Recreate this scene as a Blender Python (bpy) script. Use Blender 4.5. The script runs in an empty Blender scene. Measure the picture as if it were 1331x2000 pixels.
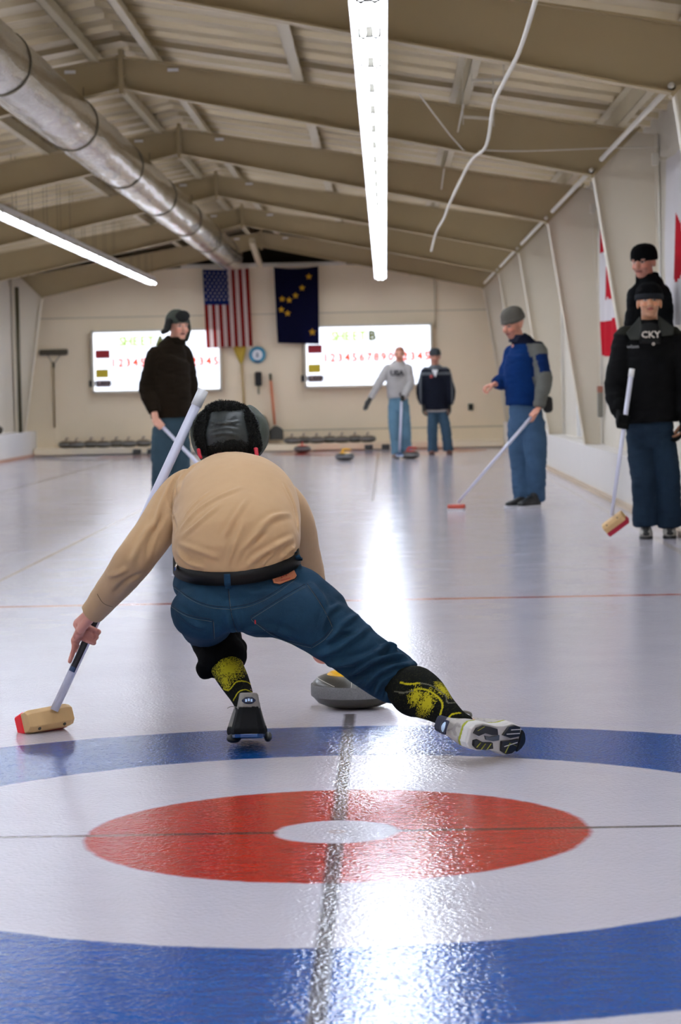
import bpy, bmesh, math, random
from mathutils import Vector, Matrix, noise
from mathutils.bvhtree import BVHTree
random.seed(7)
SC=bpy.context.scene; COL=SC.collection
PI=math.pi
# ------------------------------------------------------------ camera model
H,CX,PT,YW,RL,FL=1.0721,.1379,-.0509,-.0196,-.0203,4722.0
F_=Vector((math.sin(YW)*math.cos(PT),math.cos(YW)*math.cos(PT),math.sin(PT)))
_rt=Vector((math.cos(YW),-math.sin(YW),0)); _up=_rt.cross(F_)
RT=_rt*math.cos(RL)+_up*math.sin(RL); UP=-_rt*math.sin(RL)+_up*math.cos(RL)
def at(u,v,Y):
    d=F_*FL+RT*(u-665.5)-UP*(v-1000); d=d/d.y
    return Vector((d.x*Y+CX,Y,H+d.z*Y))
cam=bpy.data.cameras.new('camera'); co=bpy.data.objects.new('camera',cam); COL.objects.link(co)
co.matrix_world=Matrix(((RT.x,UP.x,-F_.x,CX),(RT.y,UP.y,-F_.y,0),(RT.z,UP.z,-F_.z,H),(0,0,0,1)))
cam.sensor_fit='VERTICAL'; cam.sensor_height=36; cam.sensor_width=24; cam.lens=85; cam.clip_end=200
cam.dof.use_dof=True; cam.dof.focus_distance=7.35; cam.dof.aperture_fstop=7.0
SC.camera=co
SC.view_settings.view_transform='Standard'; SC.view_settings.look='None'; SC.view_settings.gamma=1; SC.view_settings.use_curve_mapping=False
SC.view_settings.exposure=0.28
# ------------------------------------------------------------ materials
def lin(c):
    return tuple(((x/255)/12.92 if x/255<=.04045 else ((x/255+.055)/1.055)**2.4) for x in c[:3])+(1,)
class NT:
    def __init__(s,m):
        m.use_nodes=True; s.nt=m.node_tree; s.n=s.nt.nodes; s.l=s.nt.links
        s.b=s.n['Principled BSDF']
    def put(s,a,inp):
        if hasattr(a,'default_value') or hasattr(a,'is_output'): s.l.new(a,inp)
        else: inp.default_value=a
    def m(s,op,a,b=0.0,c=0.0,clamp=False):
        k=s.n.new('ShaderNodeMath'); k.operation=op; k.use_clamp=clamp
        for i,x in enumerate((a,b,c)): s.put(x,k.inputs[i])
        return k.outputs[0]
    def mix(s,f,a,b):
        k=s.n.new('ShaderNodeMix'); k.data_type='RGBA'
        s.put(f,k.inputs[0]); s.put(a,k.inputs[6]); s.put(b,k.inputs[7]); return k.outputs[2]
    def noise(s,sc,det=3,rough=.5,vec=None,scl=(1,1,1),coord='Object'):
        k=s.n.new('ShaderNodeTexNoise'); k.inputs['Scale'].default_value=sc; k.inputs['Detail'].default_value=det; k.inputs['Roughness'].default_value=rough
        mp=s.n.new('ShaderNodeMapping'); mp.inputs['Scale'].default_value=scl
        if vec is None:
            t=s.n.new('ShaderNodeTexCoord'); vec=t.outputs[coord]
        s.l.new(vec,mp.inputs[0]); s.l.new(mp.outputs[0],k.inputs['Vector']); return k.outputs['Fac']
    def ramp(s,f,a,b):
        k=s.n.new('ShaderNodeMapRange'); s.put(f,k.inputs[0]); k.inputs[1].default_value=a; k.inputs[2].default_value=b; return k.outputs[0]
    def bump(s,h,strength,dist=.01,normal=None):
        k=s.n.new('ShaderNodeBump'); k.inputs['Strength'].default_value=strength; k.inputs['Distance'].default_value=dist
        s.l.new(h,k.inputs['Height'])
        if normal is not None: s.l.new(normal,k.inputs['Normal'])
        s.l.new(k.outputs[0],s.b.inputs['Normal']); return k.outputs[0]
    def xyz(s):
        g=s.n.new('ShaderNodeNewGeometry'); p=s.n.new('ShaderNodeSeparateXYZ'); s.l.new(g.outputs['Position'],p.inputs[0]); return p.outputs, g.outputs['Position']
MATS={}
def mat(name,c,rough=.6,metal=0.,var=.12,vs=12,bump=.0,bs=60,bd=.003,spec=.5,attr=False,sheen=0,scl=(1,1,1),coat=0):
    if name in MATS: return MATS[name]
    m=bpy.data.materials.new(name); t=NT(m); b=t.b
    c=lin(c)
    if attr:
        a=t.n.new('ShaderNodeAttribute'); a.attribute_name='Col'; base=a.outputs['Color']
    else: base=c
    n=t.noise(vs,3,scl=scl)
    k=t.n.new('ShaderNodeHueSaturation'); t.put(base,k.inputs['Color'])
    t.l.new(t.m('ADD',t.m('MULTIPLY',n,2*var),1-var),k.inputs['Value'])
    t.l.new(k.outputs[0],b.inputs['Base Color'])
    b.inputs['Roughness'].default_value=rough; b.inputs['Metallic'].default_value=metal
    b.inputs['Specular IOR Level'].default_value=spec
    if sheen: b.inputs['Sheen Weight'].default_value=sheen
    if coat: b.inputs['Coat Weight'].default_value=coat
    if bump: t.bump(t.noise(bs,4,.6,scl=scl),bump,bd)
    MATS[name]=m; return m
def emat(name,c,strength):
    m=bpy.data.materials.new(name); t=NT(m); b=t.b
    b.inputs['Base Color'].default_value=lin(c); b.inputs['Emission Color'].default_value=lin(c); b.inputs['Emission Strength'].default_value=strength
    b.inputs['Roughness'].default_value=.4
    MATS[name]=m; return m
# ------------------------------------------------------------ mesh tools
def basis(d,up=None):
    d=d.normalized()
    u=Vector(up) if up is not None else (Vector((0,0,1)) if abs(d.z)<.9 else Vector((0,1,0)))
    a=d.cross(u)
    if a.length<1e-5: a=d.cross(Vector((1,.1,0)))
    a.normalize(); b=a.cross(d).normalized()
    return a,b,d            # a = side, b = 'up'-like
def crom(P,n):
    if len(P)<3 or n<=1: return list(P)
    out=[]
    for i in range(len(P)-1):
        p0=P[max(0,i-1)]; p1=P[i]; p2=P[i+1]; p3=P[min(len(P)-1,i+2)]
        for k in range(n):
            t=k/n
            out.append(tuple(.5*((2*b)+(-a+c)*t+(2*a-5*b+4*c-d)*t*t+(-a+3*b-3*c+d)*t**3) for a,b,c,d in zip(p0,p1,p2,p3)))
    out.append(tuple(P[-1])); return out
class MB:
    def __init__(s): s.bm=bmesh.new()
    def box(s,c,sz,M=None,mi=0):
        c=Vector(c); vs=[]
        for x in (-.5,.5):
            for y in (-.5,.5):
                for z in (-.5,.5):
                    v=Vector((x*sz[0],y*sz[1],z*sz[2]))
                    if M is not None: v=M@v
                    vs.append(s.bm.verts.new(v+c))
        for f in ((0,1,3,2),(4,6,7,5),(0,4,5,1),(2,3,7,6),(0,2,6,4),(1,5,7,3)):
            s.bm.faces.new([vs[i] for i in f]).material_index=mi
        return s
    def beam(s,p0,p1,w,h,up=(0,0,1)):
        p0=Vector(p0); p1=Vector(p1); a,b,d=basis(p1-p0,up); vs=[]
        for p in (p0,p1):
            for x,y in ((-1,-1),(1,-1),(1,1),(-1,1)): vs.append(s.bm.verts.new(p+a*x*w/2+b*y*h/2))
        for f in ((3,2,1,0),(4,5,6,7),(0,1,5,4),(1,2,6,5),(2,3,7,6),(3,0,4,7)): s.bm.faces.new([vs[i] for i in f])
        return s
    def prism(s,poly,vec,mi=0):
        A=[s.bm.verts.new(Vector(p)) for p in poly]; B=[s.bm.verts.new(Vector(p)+Vector(vec)) for p in poly]
        n=len(A)
        s.bm.faces.new(A[::-1]).material_index=mi; s.bm.faces.new(B).material_index=mi
        for i in range(n): s.bm.faces.new((A[i],A[(i+1)%n],B[(i+1)%n],B[i])).material_index=mi
        return s
    def rings(s,R,cap=True,closed=False,mi=0):
        V=[[s.bm.verts.new(p) for p in r] for r in R]; n=len(V[0])
        for i in range(len(V)-1+(1 if closed else 0)):
            A=V[i]; B=V[(i+1)%len(V)]
            for j in range(n): s.bm.faces.new((A[j],A[(j+1)%n],B[(j+1)%n],B[j])).material_index=mi
        if cap and not closed:
            s.bm.faces.new(V[0][::-1]).material_index=mi; s.bm.faces.new(V[-1]).material_index=mi
        return s
    def tube(s,P,r,rb=None,side=None,n=16,spl=4,round_=True,mi=0,sq=2.0):
        """loft of ellipses; P points, r / rb half widths along side and across it"""
        P=[Vector(p) for p in P]
        if not hasattr(r,'__len__'): r=[r]*len(P)
        if rb is None: rb=r
        if not hasattr(rb,'__len__'): rb=[rb]*len(P)
        L=crom([(p.x,p.y,p.z,x,y) for p,x,y in zip(P,r,rb)],spl)
        Q=[Vector(l[:3]) for l in L]; ra=[max(1e-4,l[3]) for l in L]; rbb=[max(1e-4,l[4]) for l in L]
        T=[(Q[min(i+1,len(Q)-1)]-Q[max(i-1,0)]).normalized() for i in range(len(Q))]
        R=[]; pa=None
        for i,(q,t) in enumerate(zip(Q,T)):
            if side is not None: a=Vector(side)-t*Vector(side).dot(t)
            elif pa is None: a=basis(t)[0]
            else: a=pa-t*pa.dot(t)
            a.normalize(); pa=a; b=a.cross(t).normalized()
            rr=[]
            for k in range(n):
                g=2*PI*k/n; c,d=math.cos(g),math.sin(g)
                if sq!=2.0: c=math.copysign(abs(c)**(2/sq),c); d=math.copysign(abs(d)**(2/sq),d)
                rr.append((a*c*ra[i],b*d*rbb[i]))
            R.append([q+x+y for x,y in rr])
            if i==0 or i==len(Q)-1: ends=(q,t,rr,min(ra[i],rbb[i]))
            if i==0: e0=ends
        if round_:
            q,t,rr,m=e0
            pre=[[q-t*m*math.sin(f)+(x+y)*math.cos(f) for x,y in rr] for f in (1.35,1.0,.5)]
            q,t,rr,m=ends
            post=[[q+t*m*math.sin(f)+(x+y)*math.cos(f) for x,y in rr] for f in (.5,1.0,1.35)]
            R=pre+R+post
        return s.rings(R,mi=mi)
    def cyl(s,p0,p1,r0,r1=None,n=16,mi=0):
        return s.tube([p0,p1],[r0,r0 if r1 is None else r1],n=n,spl=1,round_=False,mi=mi)
    def ell(s,c,r,M=None,n=20,mi=0):
        c=Vector(c); R=[]
        if not hasattr(r,'__len__'): r=(r,r,r)
        for i in range(1,n//2+1):
            f=PI*i/(n//2+1); rr=[]
            for k in range(n):
                g=2*PI*k/n; v=Vector((r[0]*math.sin(f)*math.cos(g),r[1]*math.sin(f)*math.sin(g),-r[2]*math.cos(f)))
                if M is not None: v=M@v
                rr.append(c+v)
            R.append(rr)
        return s.rings(R,mi=mi)
    def lathe(s,prof,c=(0,0,0),M=None,n=32,mi=0,cap=True):
        c=Vector(c); R=[]
        for r,z in prof:
            rr=[]
            for k in range(n):
                g=2*PI*k/n; v=Vector((r*math.cos(g),r*math.sin(g),z))
                if M is not None: v=M@v
                rr.append(c+v)
            R.append(rr)
        return s.rings(R,cap=cap,mi=mi)
    def grid(s,fn,nu,nv,mi=0):
        V=[[s.bm.verts.new(fn(i/nu,j/nv)) for j in range(nv+1)] for i in range(nu+1)]
        for i in range(nu):
            for j in range(nv): s.bm.faces.new((V[i][j],V[i+1][j],V[i+1][j+1],V[i][j+1])).material_index=mi
        return s
    def sheet(s,fn,nu,nv,th):
        """thin solid: front grid, back grid offset by vector th, closed rim"""
        th=Vector(th)
        A=[[s.bm.verts.new(fn(i/nu,j/nv)) for j in range(nv+1)] for i in range(nu+1)]
        B=[[s.bm.verts.new(v.co+th) for v in r] for r in A]
        for i in range(nu):
            for j in range(nv):
                s.bm.faces.new((A[i][j],A[i+1][j],A[i+1][j+1],A[i][j+1])); s.bm.faces.new((B[i][j+1],B[i+1][j+1],B[i+1][j],B[i][j]))
        rim=[(i,0) for i in range(nu)]+[(nu,j) for j in range(nv)]+[(i,nv) for i in range(nu,0,-1)]+[(0,j) for j in range(nv,0,-1)]
        for k in range(len(rim)):
            a=rim[k]; b=rim[(k+1)%len(rim)]
            s.bm.faces.new((A[b[0]][b[1]],A[a[0]][a[1]],B[a[0]][a[1]],B[b[0]][b[1]]))
        return s
    def mesh(s,name,smooth=True):
        bmesh.ops.recalc_face_normals(s.bm,faces=s.bm.faces)
        me=bpy.data.meshes.new(name); s.bm.to_mesh(me); s.bm.free()
        if smooth:
            for p in me.polygons: p.use_smooth=True
        return me
    def build(s,name,m,parent=None,smooth=False,bevel=0,**kw):
        return link(name,s.mesh(name,smooth),m,parent,bevel=bevel,**kw)
def link(name,me,m,parent=None,bevel=0,auto=False,**kw):
    o=bpy.data.objects.new(name,me); COL.objects.link(o)
    for x in (m if isinstance(m,(list,tuple)) else [m]): me.materials.append(x)
    if parent is not None: par(o,parent)
    if bevel:
        b=o.modifiers.new('b','BEVEL'); b.width=bevel; b.segments=2; b.limit_method='ANGLE'
    for k,v in kw.items(): o[k]=v
    return o
def gmat(o):
    M=Matrix.LocRotScale(o.location,o.rotation_euler,o.scale)
    return gmat(o.parent)@o.matrix_parent_inverse@M if o.parent else M
def par(o,p): o.parent=p; o.matrix_parent_inverse=gmat(p).inverted()
def thing(name,label,cat,loc=(0,0,0),group=None):
    o=bpy.data.objects.new(name,None); COL.objects.link(o); o.location=loc; o.empty_display_size=.1
    o['label']=label; o['category']=cat
    if group: o['group']=group
    return o
def tag(o,label,cat,group=None):
    o['label']=label; o['category']=cat
    if group: o['group']=group
    return o
def struct(o): o['kind']='structure'; return o
def dup(root,d,label=None):
    d=Vector(d)
    def cp(o,parent):
        c=o.copy(); COL.objects.link(c)
        if parent:
            c.parent=parent; c.matrix_parent_inverse=o.matrix_parent_inverse.copy()
        for ch in list(o.children): cp(ch,c)
        return c
    r=cp(root,None); r.location=root.location+d
    if label: r['label']=label
    return r
DG=bpy.context.evaluated_depsgraph_get
def remesh(mb,vox,it=6,fac=.5,name='m'):
    me=mb.mesh('tmp'); o=bpy.data.objects.new('tmp',me); COL.objects.link(o)
    r=o.modifiers.new('r','REMESH'); r.mode='VOXEL'; r.voxel_size=vox; r.use_smooth_shade=True
    if it:
        s=o.modifiers.new('s','SMOOTH'); s.iterations=it; s.factor=fac
    dg=DG(); dg.update(); ev=o.evaluated_get(dg)
    out=bpy.data.meshes.new_from_object(ev); out.name=name
    bpy.data.objects.remove(o); bpy.data.meshes.remove(me)
    for p in out.polygons: p.use_smooth=True
    return out
def displace(me,fn):
    N=[v.normal.copy() for v in me.vertices]
    for v,n in zip(me.vertices,N):
        d=fn(v.co,n)
        if d: v.co=v.co+n*d
    me.update()
def paint(me,fn):
    a=me.color_attributes.new('Col','FLOAT_COLOR','POINT')
    buf=[]
    for v in me.vertices: buf.extend(lin(fn(v.co,v.normal)))
    a.data.foreach_set('color',buf)
def assign(me,fn):
    for p in me.polygons: p.material_index=fn(p.center,p.normal)
def nz(p,s,o=0): return noise.noise(Vector(p)*s+Vector((o,o*.7,-o)))
def textmesh(s,size,ext=.0015,align='CENTER',font_w=None,off=0):
    c=bpy.data.curves.new('t','FONT'); c.body=s; c.size=size; c.extrude=ext; c.align_x=align; c.align_y='CENTER'; c.resolution_u=2; c.offset=off
    o=bpy.data.objects.new('t',c); COL.objects.link(o); dg=DG(); dg.update()
    me=bpy.data.meshes.new_from_object(o.evaluated_get(dg)); bpy.data.objects.remove(o); bpy.data.curves.remove(c); return me
def text(name,s,loc,size,m,parent,X=(1,0,0),Z=(0,0,1),ext=.0015,align='CENTER',off=0,**kw):
    me=textmesh(s,size,ext,align,off=off); X=Vector(X).normalized(); Z=Vector(Z).normalized(); Y=Z.cross(X)
    M=Matrix((X,Z,-Y)).transposed().to_4x4() if False else Matrix((X,Z,X.cross(Z))).transposed().to_4x4()
    M.translation=Vector(loc); me.transform(M)
    return link(name,me,m,parent,**kw)
# ------------------------------------------------------------ shared materials
M_cream=mat('cream_painted_steel',(196,184,156),.55,var=.06,vs=3,bump=.15,bs=30)
M_frame=mat('beige_frame_paint',(176,158,120),.5,var=.07,vs=2,bump=.1,bs=25)
M_col=mat('white_column_paint',(222,212,192),.5,var=.05,vs=2)
M_wall=mat('cream_wall_paint',(236,219,188),.5,var=.04,vs=2,bump=.1,bs=20)
M_bump=mat('white_bumper_board',(228,224,218),.45,var=.03,vs=3)
M_roof=mat('galvanised_roof_sheet',(196,180,144),.38,.55,var=.22,vs=1.5,bump=.35,bs=5,bd=.02,scl=(.35,2.2,1))
M_dark=mat('dark_gap',(48,44,34),.8)
M_white=mat('white_enamel',(235,235,235),.35,var=.02)
M_steelw=mat('white_pipe_paint',(214,208,192),.4,var=.05)
M_black=mat('black_rubber',(18,18,18),.6)
M_wire=mat('dull_wire',(120,112,92),.5,.3)
RX=-1.96; HW=4.36; Y0=-4.0; YW_=42.6; Y1=44.0
def roofz(x): return 3.98-.166*abs(x-RX)
# ------------------------------------------------------------ floor
def ice():
    m=bpy.data.materials.new('painted_curling_ice'); t=NT(m); o,pos=t.xyz(); x,y=o[0],o[1]
    n1=t.m('MULTIPLY',t.m('SUBTRACT',t.noise(14,4,.6,vec=pos),.5),.030)
    n2=t.m('MULTIPLY',t.m('SUBTRACT',t.noise(120,2,.5,vec=pos),.5),.010)
    jit=t.m('ADD',n1,n2)
    isA=t.m('LESS_THAN',x,-2.08)
    fx=t.m('ADD',x,t.m('MULTIPLY',isA,4.16))
    far=t.m('GREATER_THAN',y,23)
    fy=t.m('SUBTRACT',t.m('SUBTRACT',y,5.8137),t.m('MULTIPLY',far,34.75))
    r=t.m('ADD',t.m('SQRT',t.m('ADD',t.m('MULTIPLY',fx,fx),t.m('MULTIPLY',fy,fy))),t.m('MULTIPLY',jit,.7))
    def inside(R,w=.008): # 1 inside radius
        k=t.n.new('ShaderNodeMapRange'); t.l.new(r,k.inputs[0]); k.inputs[1].default_value=R-w; k.inputs[2].default_value=R+w; k.inputs[3].default_value=1; k.inputs[4].default_value=0; return k.outputs[0]
    def line(c,pos_,w,soft=.35):
        d=t.m('ABSOLUTE',t.m('SUBTRACT',c,pos_)); d=t.m('ADD',d,t.m('MULTIPLY',jit,w*6))
        k=t.n.new('ShaderNodeMapRange'); t.l.new(d,k.inputs[0]); k.inputs[1].default_value=w/2*(1-soft); k.inputs[2].default_value=w/2*(1+soft); k.inputs[3].default_value=1; k.inputs[4].default_value=0; return k.outputs[0]
    cl=t.noise(2.2,4,.6,vec=pos); cl2=t.noise(26,3,.6,vec=pos,scl=(.5,1.6,1))
    white=t.mix(cl,lin((209,205,216)),lin((222,218,227)))
    tw=t.ramp(cl2,.25,.75)
    blue=t.mix(tw,lin((0,62,138)),lin((4,88,164)))
    red=t.mix(tw,lin((160,26,16)),lin((190,50,30)))
    # outer/inner colours swap on the far end of this sheet
    sw=t.m('MULTIPLY',far,t.m('SUBTRACT',1,isA))
    outer=t.mix(sw,blue,red); inner=t.mix(sw,red,blue)
    c=white
    c=t.mix(inside(1.829),c,outer); c=t.mix(inside(1.219),c,white); c=t.mix(inside(.61),c,inner); 
    lc=lin((52,44,40))
    tl=line(fy,0.0,.026); cl_=t.m('MULTIPLY',t.m('MULTIPLY',line(fx,0.0,.036),t.m('LESS_THAN',fy,2.12)),.85)
    c=t.mix(t.m('MULTIPLY',tl,.8),c,lc)
    c=t.mix(cl_,c,lc)
    c=t.mix(inside(.15),c,white)
    # tan ring around the pin hole
    d=t.m('ABSOLUTE',t.m('SUBTRACT',r,.016)); k=t.ramp(d,.012,.0); c=t.mix(t.m('MULTIPLY',k,.45),c,lin((190,150,110)))
    hr=lin((206,84,56))
    for yy in (12.21,34.16):
        c=t.mix(t.m('MULTIPLY',line(y,yy,.085,.5),.85),c,hr)
    tan=lin((186,160,128))
    c=t.mix(t.m('MULTIPLY',line(x,-2.12,.035),.8),c,tan)
    c=t.mix(t.m('MULTIPLY',line(x,1.98,.05),.4),c,tan)
    t.l.new(c,t.b.inputs['Base Color'])
    b=t.b; b.inputs['IOR'].default_value=1.38; 
    t.l.new(t.m('ADD',.07,t.m('MULTIPLY',cl,.06)),b.inputs['Roughness'])
    vo=t.n.new('ShaderNodeTexVoronoi'); vo.inputs['Scale'].default_value=75; t.l.new(pos,vo.inputs['Vector'])
    pb=t.ramp(vo.outputs['Distance'],.55,.1)
    hgt=t.m('ADD',t.m('MULTIPLY',pb,.6),t.m('MULTIPLY',t.noise(160,3,.6,vec=pos),.8))
    nb=t.bump(t.noise(9,3,.5,vec=pos),.045,.01)
    t.bump(hgt,.22,.003,nb)
    return m
MB().box((RX,(Y0+Y1)/2,-.05),(2*HW+.3,Y1-Y0,.1)).build('floor',ice(),kind='structure')
# ------------------------------------------------------------ shell
def wallbox(name,c,s,m,**k): return MB().box(c,s).build(name,m,kind='structure',**k)
def panelwall(m_name,col):
    m=bpy.data.materials.new(m_name); t=NT(m); o,pos=t.xyz()
    w=t.m('FRACT',t.m('MULTIPLY',o[1],1/.30)); d=t.m('ABSOLUTE',t.m('SUBTRACT',w,.5)); 
    h=t.ramp(d,.46,.5)
    n=t.noise(2,3,vec=pos)
    t.l.new(t.mix(n,lin(col),lin(tuple(int(v*.94) for v in col))),t.b.inputs['Base Color'])
    t.b.inputs['Roughness'].default_value=.45
    t.bump(h,.35,.01)
    return m
M_side=panelwall('white_wall_panel',(224,216,200))
XR=RX+HW; XL=RX-HW
wallbox('wall_right',(XR+.05,(Y0+Y1)/2,1.7),(.1,Y1-Y0,3.4),M_side)
wallbox('wall_left',(XL-.05,(Y0+Y1)/2,1.7),(.1,Y1-Y0,3.4),M_side)
mb=MB(); hz=3.26
def rb(x): return 2.77+.2*(3.82-abs(x-RX))    # rafter underside
mb.prism([(XL,YW_,0),(XR,YW_,0),(XR,YW_,3.0),(RX+(3.82-(hz-2.77)/.2),YW_,hz),(RX-(3.82-(hz-2.77)/.2),YW_,hz),(XL,YW_,3.0)],(0,.12,0))
mb.build('wall_back',M_wall,kind='structure')
MB().box((RX,YW_-.02,hz+.01),(2.9,.16,.06)).build('trim_6',M_steelw,kind='structure')
wallbox('wall_gable',(RX,Y1-.05,2),(2*HW+.2,.1,4.2),M_dark)
wallbox('wall_front',(RX,Y0+.05,2),(2*HW+.2,.1,4.2),M_wall)
# corrugated roof sheets (ribs run up the slope)
prof=[]; y=Y0
while y<Y1:
    prof+= [(y,0),(y+.40,0),(y+.44,.04),(y+.52,.04),(y+.56,0)]; y+=.60
mb=MB()
for s in (-1,1):
    A=[mb.bm.verts.new((RX,y,roofz(RX)-d)) for y,d in prof]; B=[mb.bm.verts.new((RX+s*(HW+.1),y,roofz(RX+s*(HW+.1))-d)) for y,d in prof]
    for i in range(len(A)-1): mb.bm.faces.new((A[i],A[i+1],B[i+1],B[i]))
    C=[mb.bm.verts.new((RX,y,roofz(RX)+.06)) for y in (Y0,Y1)]; D=[mb.bm.verts.new((RX+s*(HW+.1),y,roofz(RX+s*(HW+.1))+.06)) for y in (Y0,Y1)]
    mb.bm.faces.new((C[0],C[1],D[1],D[0]))
mb.build('ceiling',M_roof,kind='structure')
# bumper boards and end shelf
for nm,x0,x1 in (('trim_1',2.2,XR),('trim_2',XL,-6.04)):
    MB().box(((x0+x1)/2,(Y0+YW_)/2,.22),(x1-x0,YW_-Y0,.44)).build(nm,M_bump,kind='structure',bevel=.008)
M_sill=mat('tan_base_strip',(196,176,150),.5)
MB().box((2.175,(Y0+YW_)/2,.02),(.05,YW_-Y0-.2,.04)).build('baseboard_right',M_sill,kind='structure')
MB().box((-6.025,(Y0+YW_)/2,.02),(.03,YW_-Y0-.2,.04)).build('baseboard_left',mat('rust_strip',(176,130,104),.5),kind='structure')
MB().box((-1.92,YW_-.29,.075),(8.2,.58,.11)).build('trim_3',M_wall,kind='structure',bevel=.006)
MB().box((-1.92,YW_-.26,.01),(8.2,.52,.02)).build('baseboard_back',M_sill,kind='structure')
# seam lines of the block wall
MB().box((RX,YW_-.004,2.41),(8.6,.012,.02)).build('trim_4',M_cream,kind='structure')
MB().box((0.2,YW_-.004,.36),(4.4,.012,.03)).build('trim_5',M_cream,kind='structure')
# ------------------------------------------------------------ rigid frames
ORD=['nearest the camera','second from the camera','third from the camera','fourth from the camera','fifth from the camera','against the scoreboard wall']
def make_frame(y,i):
    t=thing('steel_roof_frame','beige tapered steel roof frame, '+ORD[i],'roof frame',(RX,y,0),'rigid frames across the hall')
    for s in (-1,1):
        def P(x,z,yy=y): return Vector((RX+s*x,yy,z))
        a0,a1=(0,3.55),(3.82,2.76); b0,b1=(0,3.80),(4.16,3.11)
        mb=MB(); poly=[P(*a0,y-.005),P(*a1,y-.005),P(*b1,y-.005),P(*b0,y-.005)]
        mb.prism(poly,(0,.01,0))
        mb.beam(P(*a0),P(*a1),.13,.012,up=(0,0,1)); mb.beam(P(*b0),P(*b1),.13,.012)
        for k in (1.2,2.5): pass
        mb.build('rafter',M_frame,t)
        mb=MB()
        c0,c1=(3.82,2.76),(4.17,.44); 
        mb.prism([P(*c0,y-.005),P(*c1,y-.005),P(4.33,.44,y-.005),P(4.33,3.08,y-.005),P(*b1,y-.005)],(0,.01,0))
        mb.beam(P(*c0),P(*c1),.13,.014,up=(1,0,0)); mb.beam(P(4.33,.44),P(4.33,3.08),.13,.01,up=(1,0,0))
        mb.build('column',M_col,t)
        # haunch plate with bolts
        mb=MB(); mb.beam(P(3.80,2.74),P(4.2,3.14),.14,.02,up=(0,0,1)); 
        for k in range(4):
            q=P(3.84+.09*k,2.79+.09*k)
            for dy in (-.045,.045): mb.box(q+Vector((0,dy,0)),(.03,.022,.03))
        mb.build('knee_plate',M_frame,t)
    mb=MB(); mb.box((RX,y,3.68),(.035,.15,.36))
    for z in (3.56,3.64,3.72,3.80):
        for dy in (-.05,.05): mb.box((RX,y+dy,z),(.075,.022,.022))
    mb.build('ridge_plate',M_frame,t)
    # small clips on the web near the ridge
    mb=MB()
    for s in (-1,1): mb.box((RX+s*.42,y-.012,3.69),(.09,.012,.026))
    mb.build('web_label',M_white,t)
    return t
FY=[14.3,19.8,25.3,30.8,36.3,41.9]
for i,y in enumerate(FY): make_frame(y,i)
# purlins
M_purl=mat('beige_purlin',(198,186,156),.5,var=.08,vs=3)
k=0
PL=['just left of the ridge','just right of the ridge','second left of the ridge','second right of the ridge','third left of the ridge','third right of the ridge','along the left eave','along the right eave']
for xo in (.24,1.42,2.75,4.0):
    for s in (-1,1):
        x=RX+s*xo; zt=roofz(x)-.028
        mb=MB()
        zb=zt-.15
        mb.box((x,(Y0+Y1)/2,(zt+zb)/2),(.008,Y1-Y0-.3,zt-zb)); mb.box((x+.03,(Y0+Y1)/2,zb+.004),(.065,Y1-Y0-.3,.008)); mb.box((x-.03,(Y0+Y1)/2,zt-.004),(.065,Y1-Y0-.3,.008))
        mb.box((x+.062,(Y0+Y1)/2,zb+.012),(.004,Y1-Y0-.3,.02))
        o=mb.build('roof_purlin',M_purl); tag(o,'long beige roof purlin running lengthwise '+PL[k],'purlin','purlins under the roof sheets'); k+=1
        for y in FY:
            pass
# bridging angles (thin dark crosspieces with purlin clips)
# ------------------------------------------------------------ fluorescent strips
M_tube=emat('lit_fluorescent_tube',(232,240,255),34.0)
LZ=2.92
def make_light(x,y,label):
    t=thing('fluorescent_light',label,'ceiling light',(x,y,LZ+.1))
    mb=MB()
    # reflector: shallow trapezoid tray
    for (xa,za,xb,zb) in ((-.095,.005,-.05,.055),(-.05,.055,.05,.055),(.05,.055,.095,.005)):
        mb.beam((x+xa,y,LZ+za),(x+xb,y,LZ+zb),1.17,.004,up=(0,0,1))
    mb.box((x,y,LZ+.085),(.09,1.17,.055))
    mb.build('housing',M_white,t)
    for s in (-1,1):
        MB().cyl((x+s*.033,y-.56,LZ+.012),(x+s*.033,y+.56,LZ+.012),.015,n=10).build('tube',M_tube,t,smooth=True)
    for s in (-1,1):
        mb=MB()
        for q in (-1,1): mb.cyl((x+q*.033,y+s*.56,LZ+.012),(x+q*.033,y+s*.583,LZ+.012),.018,n=10)
        mb.box((x,y+s*.578,LZ+.03),(.12,.012,.055)); mb.build('socket',M_dark,t)
    return t
def wires(x,y,t):
    for s in (-.45,.45): MB().cyl((x,y+s,LZ+.11),(x,y+s,roofz(x)-.03),.003,n=6).build('hanger_wire',M_wire,t)
random.seed(3)
for nm,x in (('centre',.09),('left',-3.80)):
    base=None
    for i in range(38):
        y=-3.2+i*1.19
        if y>41.0: break
        side='strip over the near sheet' if nm=='centre' else 'strip over the left sheet'
        lab='twin-tube fluorescent light in the long lit '+side
        if base is None:
            base=make_light(x,y,lab); base['group']='fluorescent lights of the '+side; wires(x,y,base); by=y
            # fluorescents out of the camera's sight still light the hall
        else: dup(base,(0,y-by,0),lab)
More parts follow.
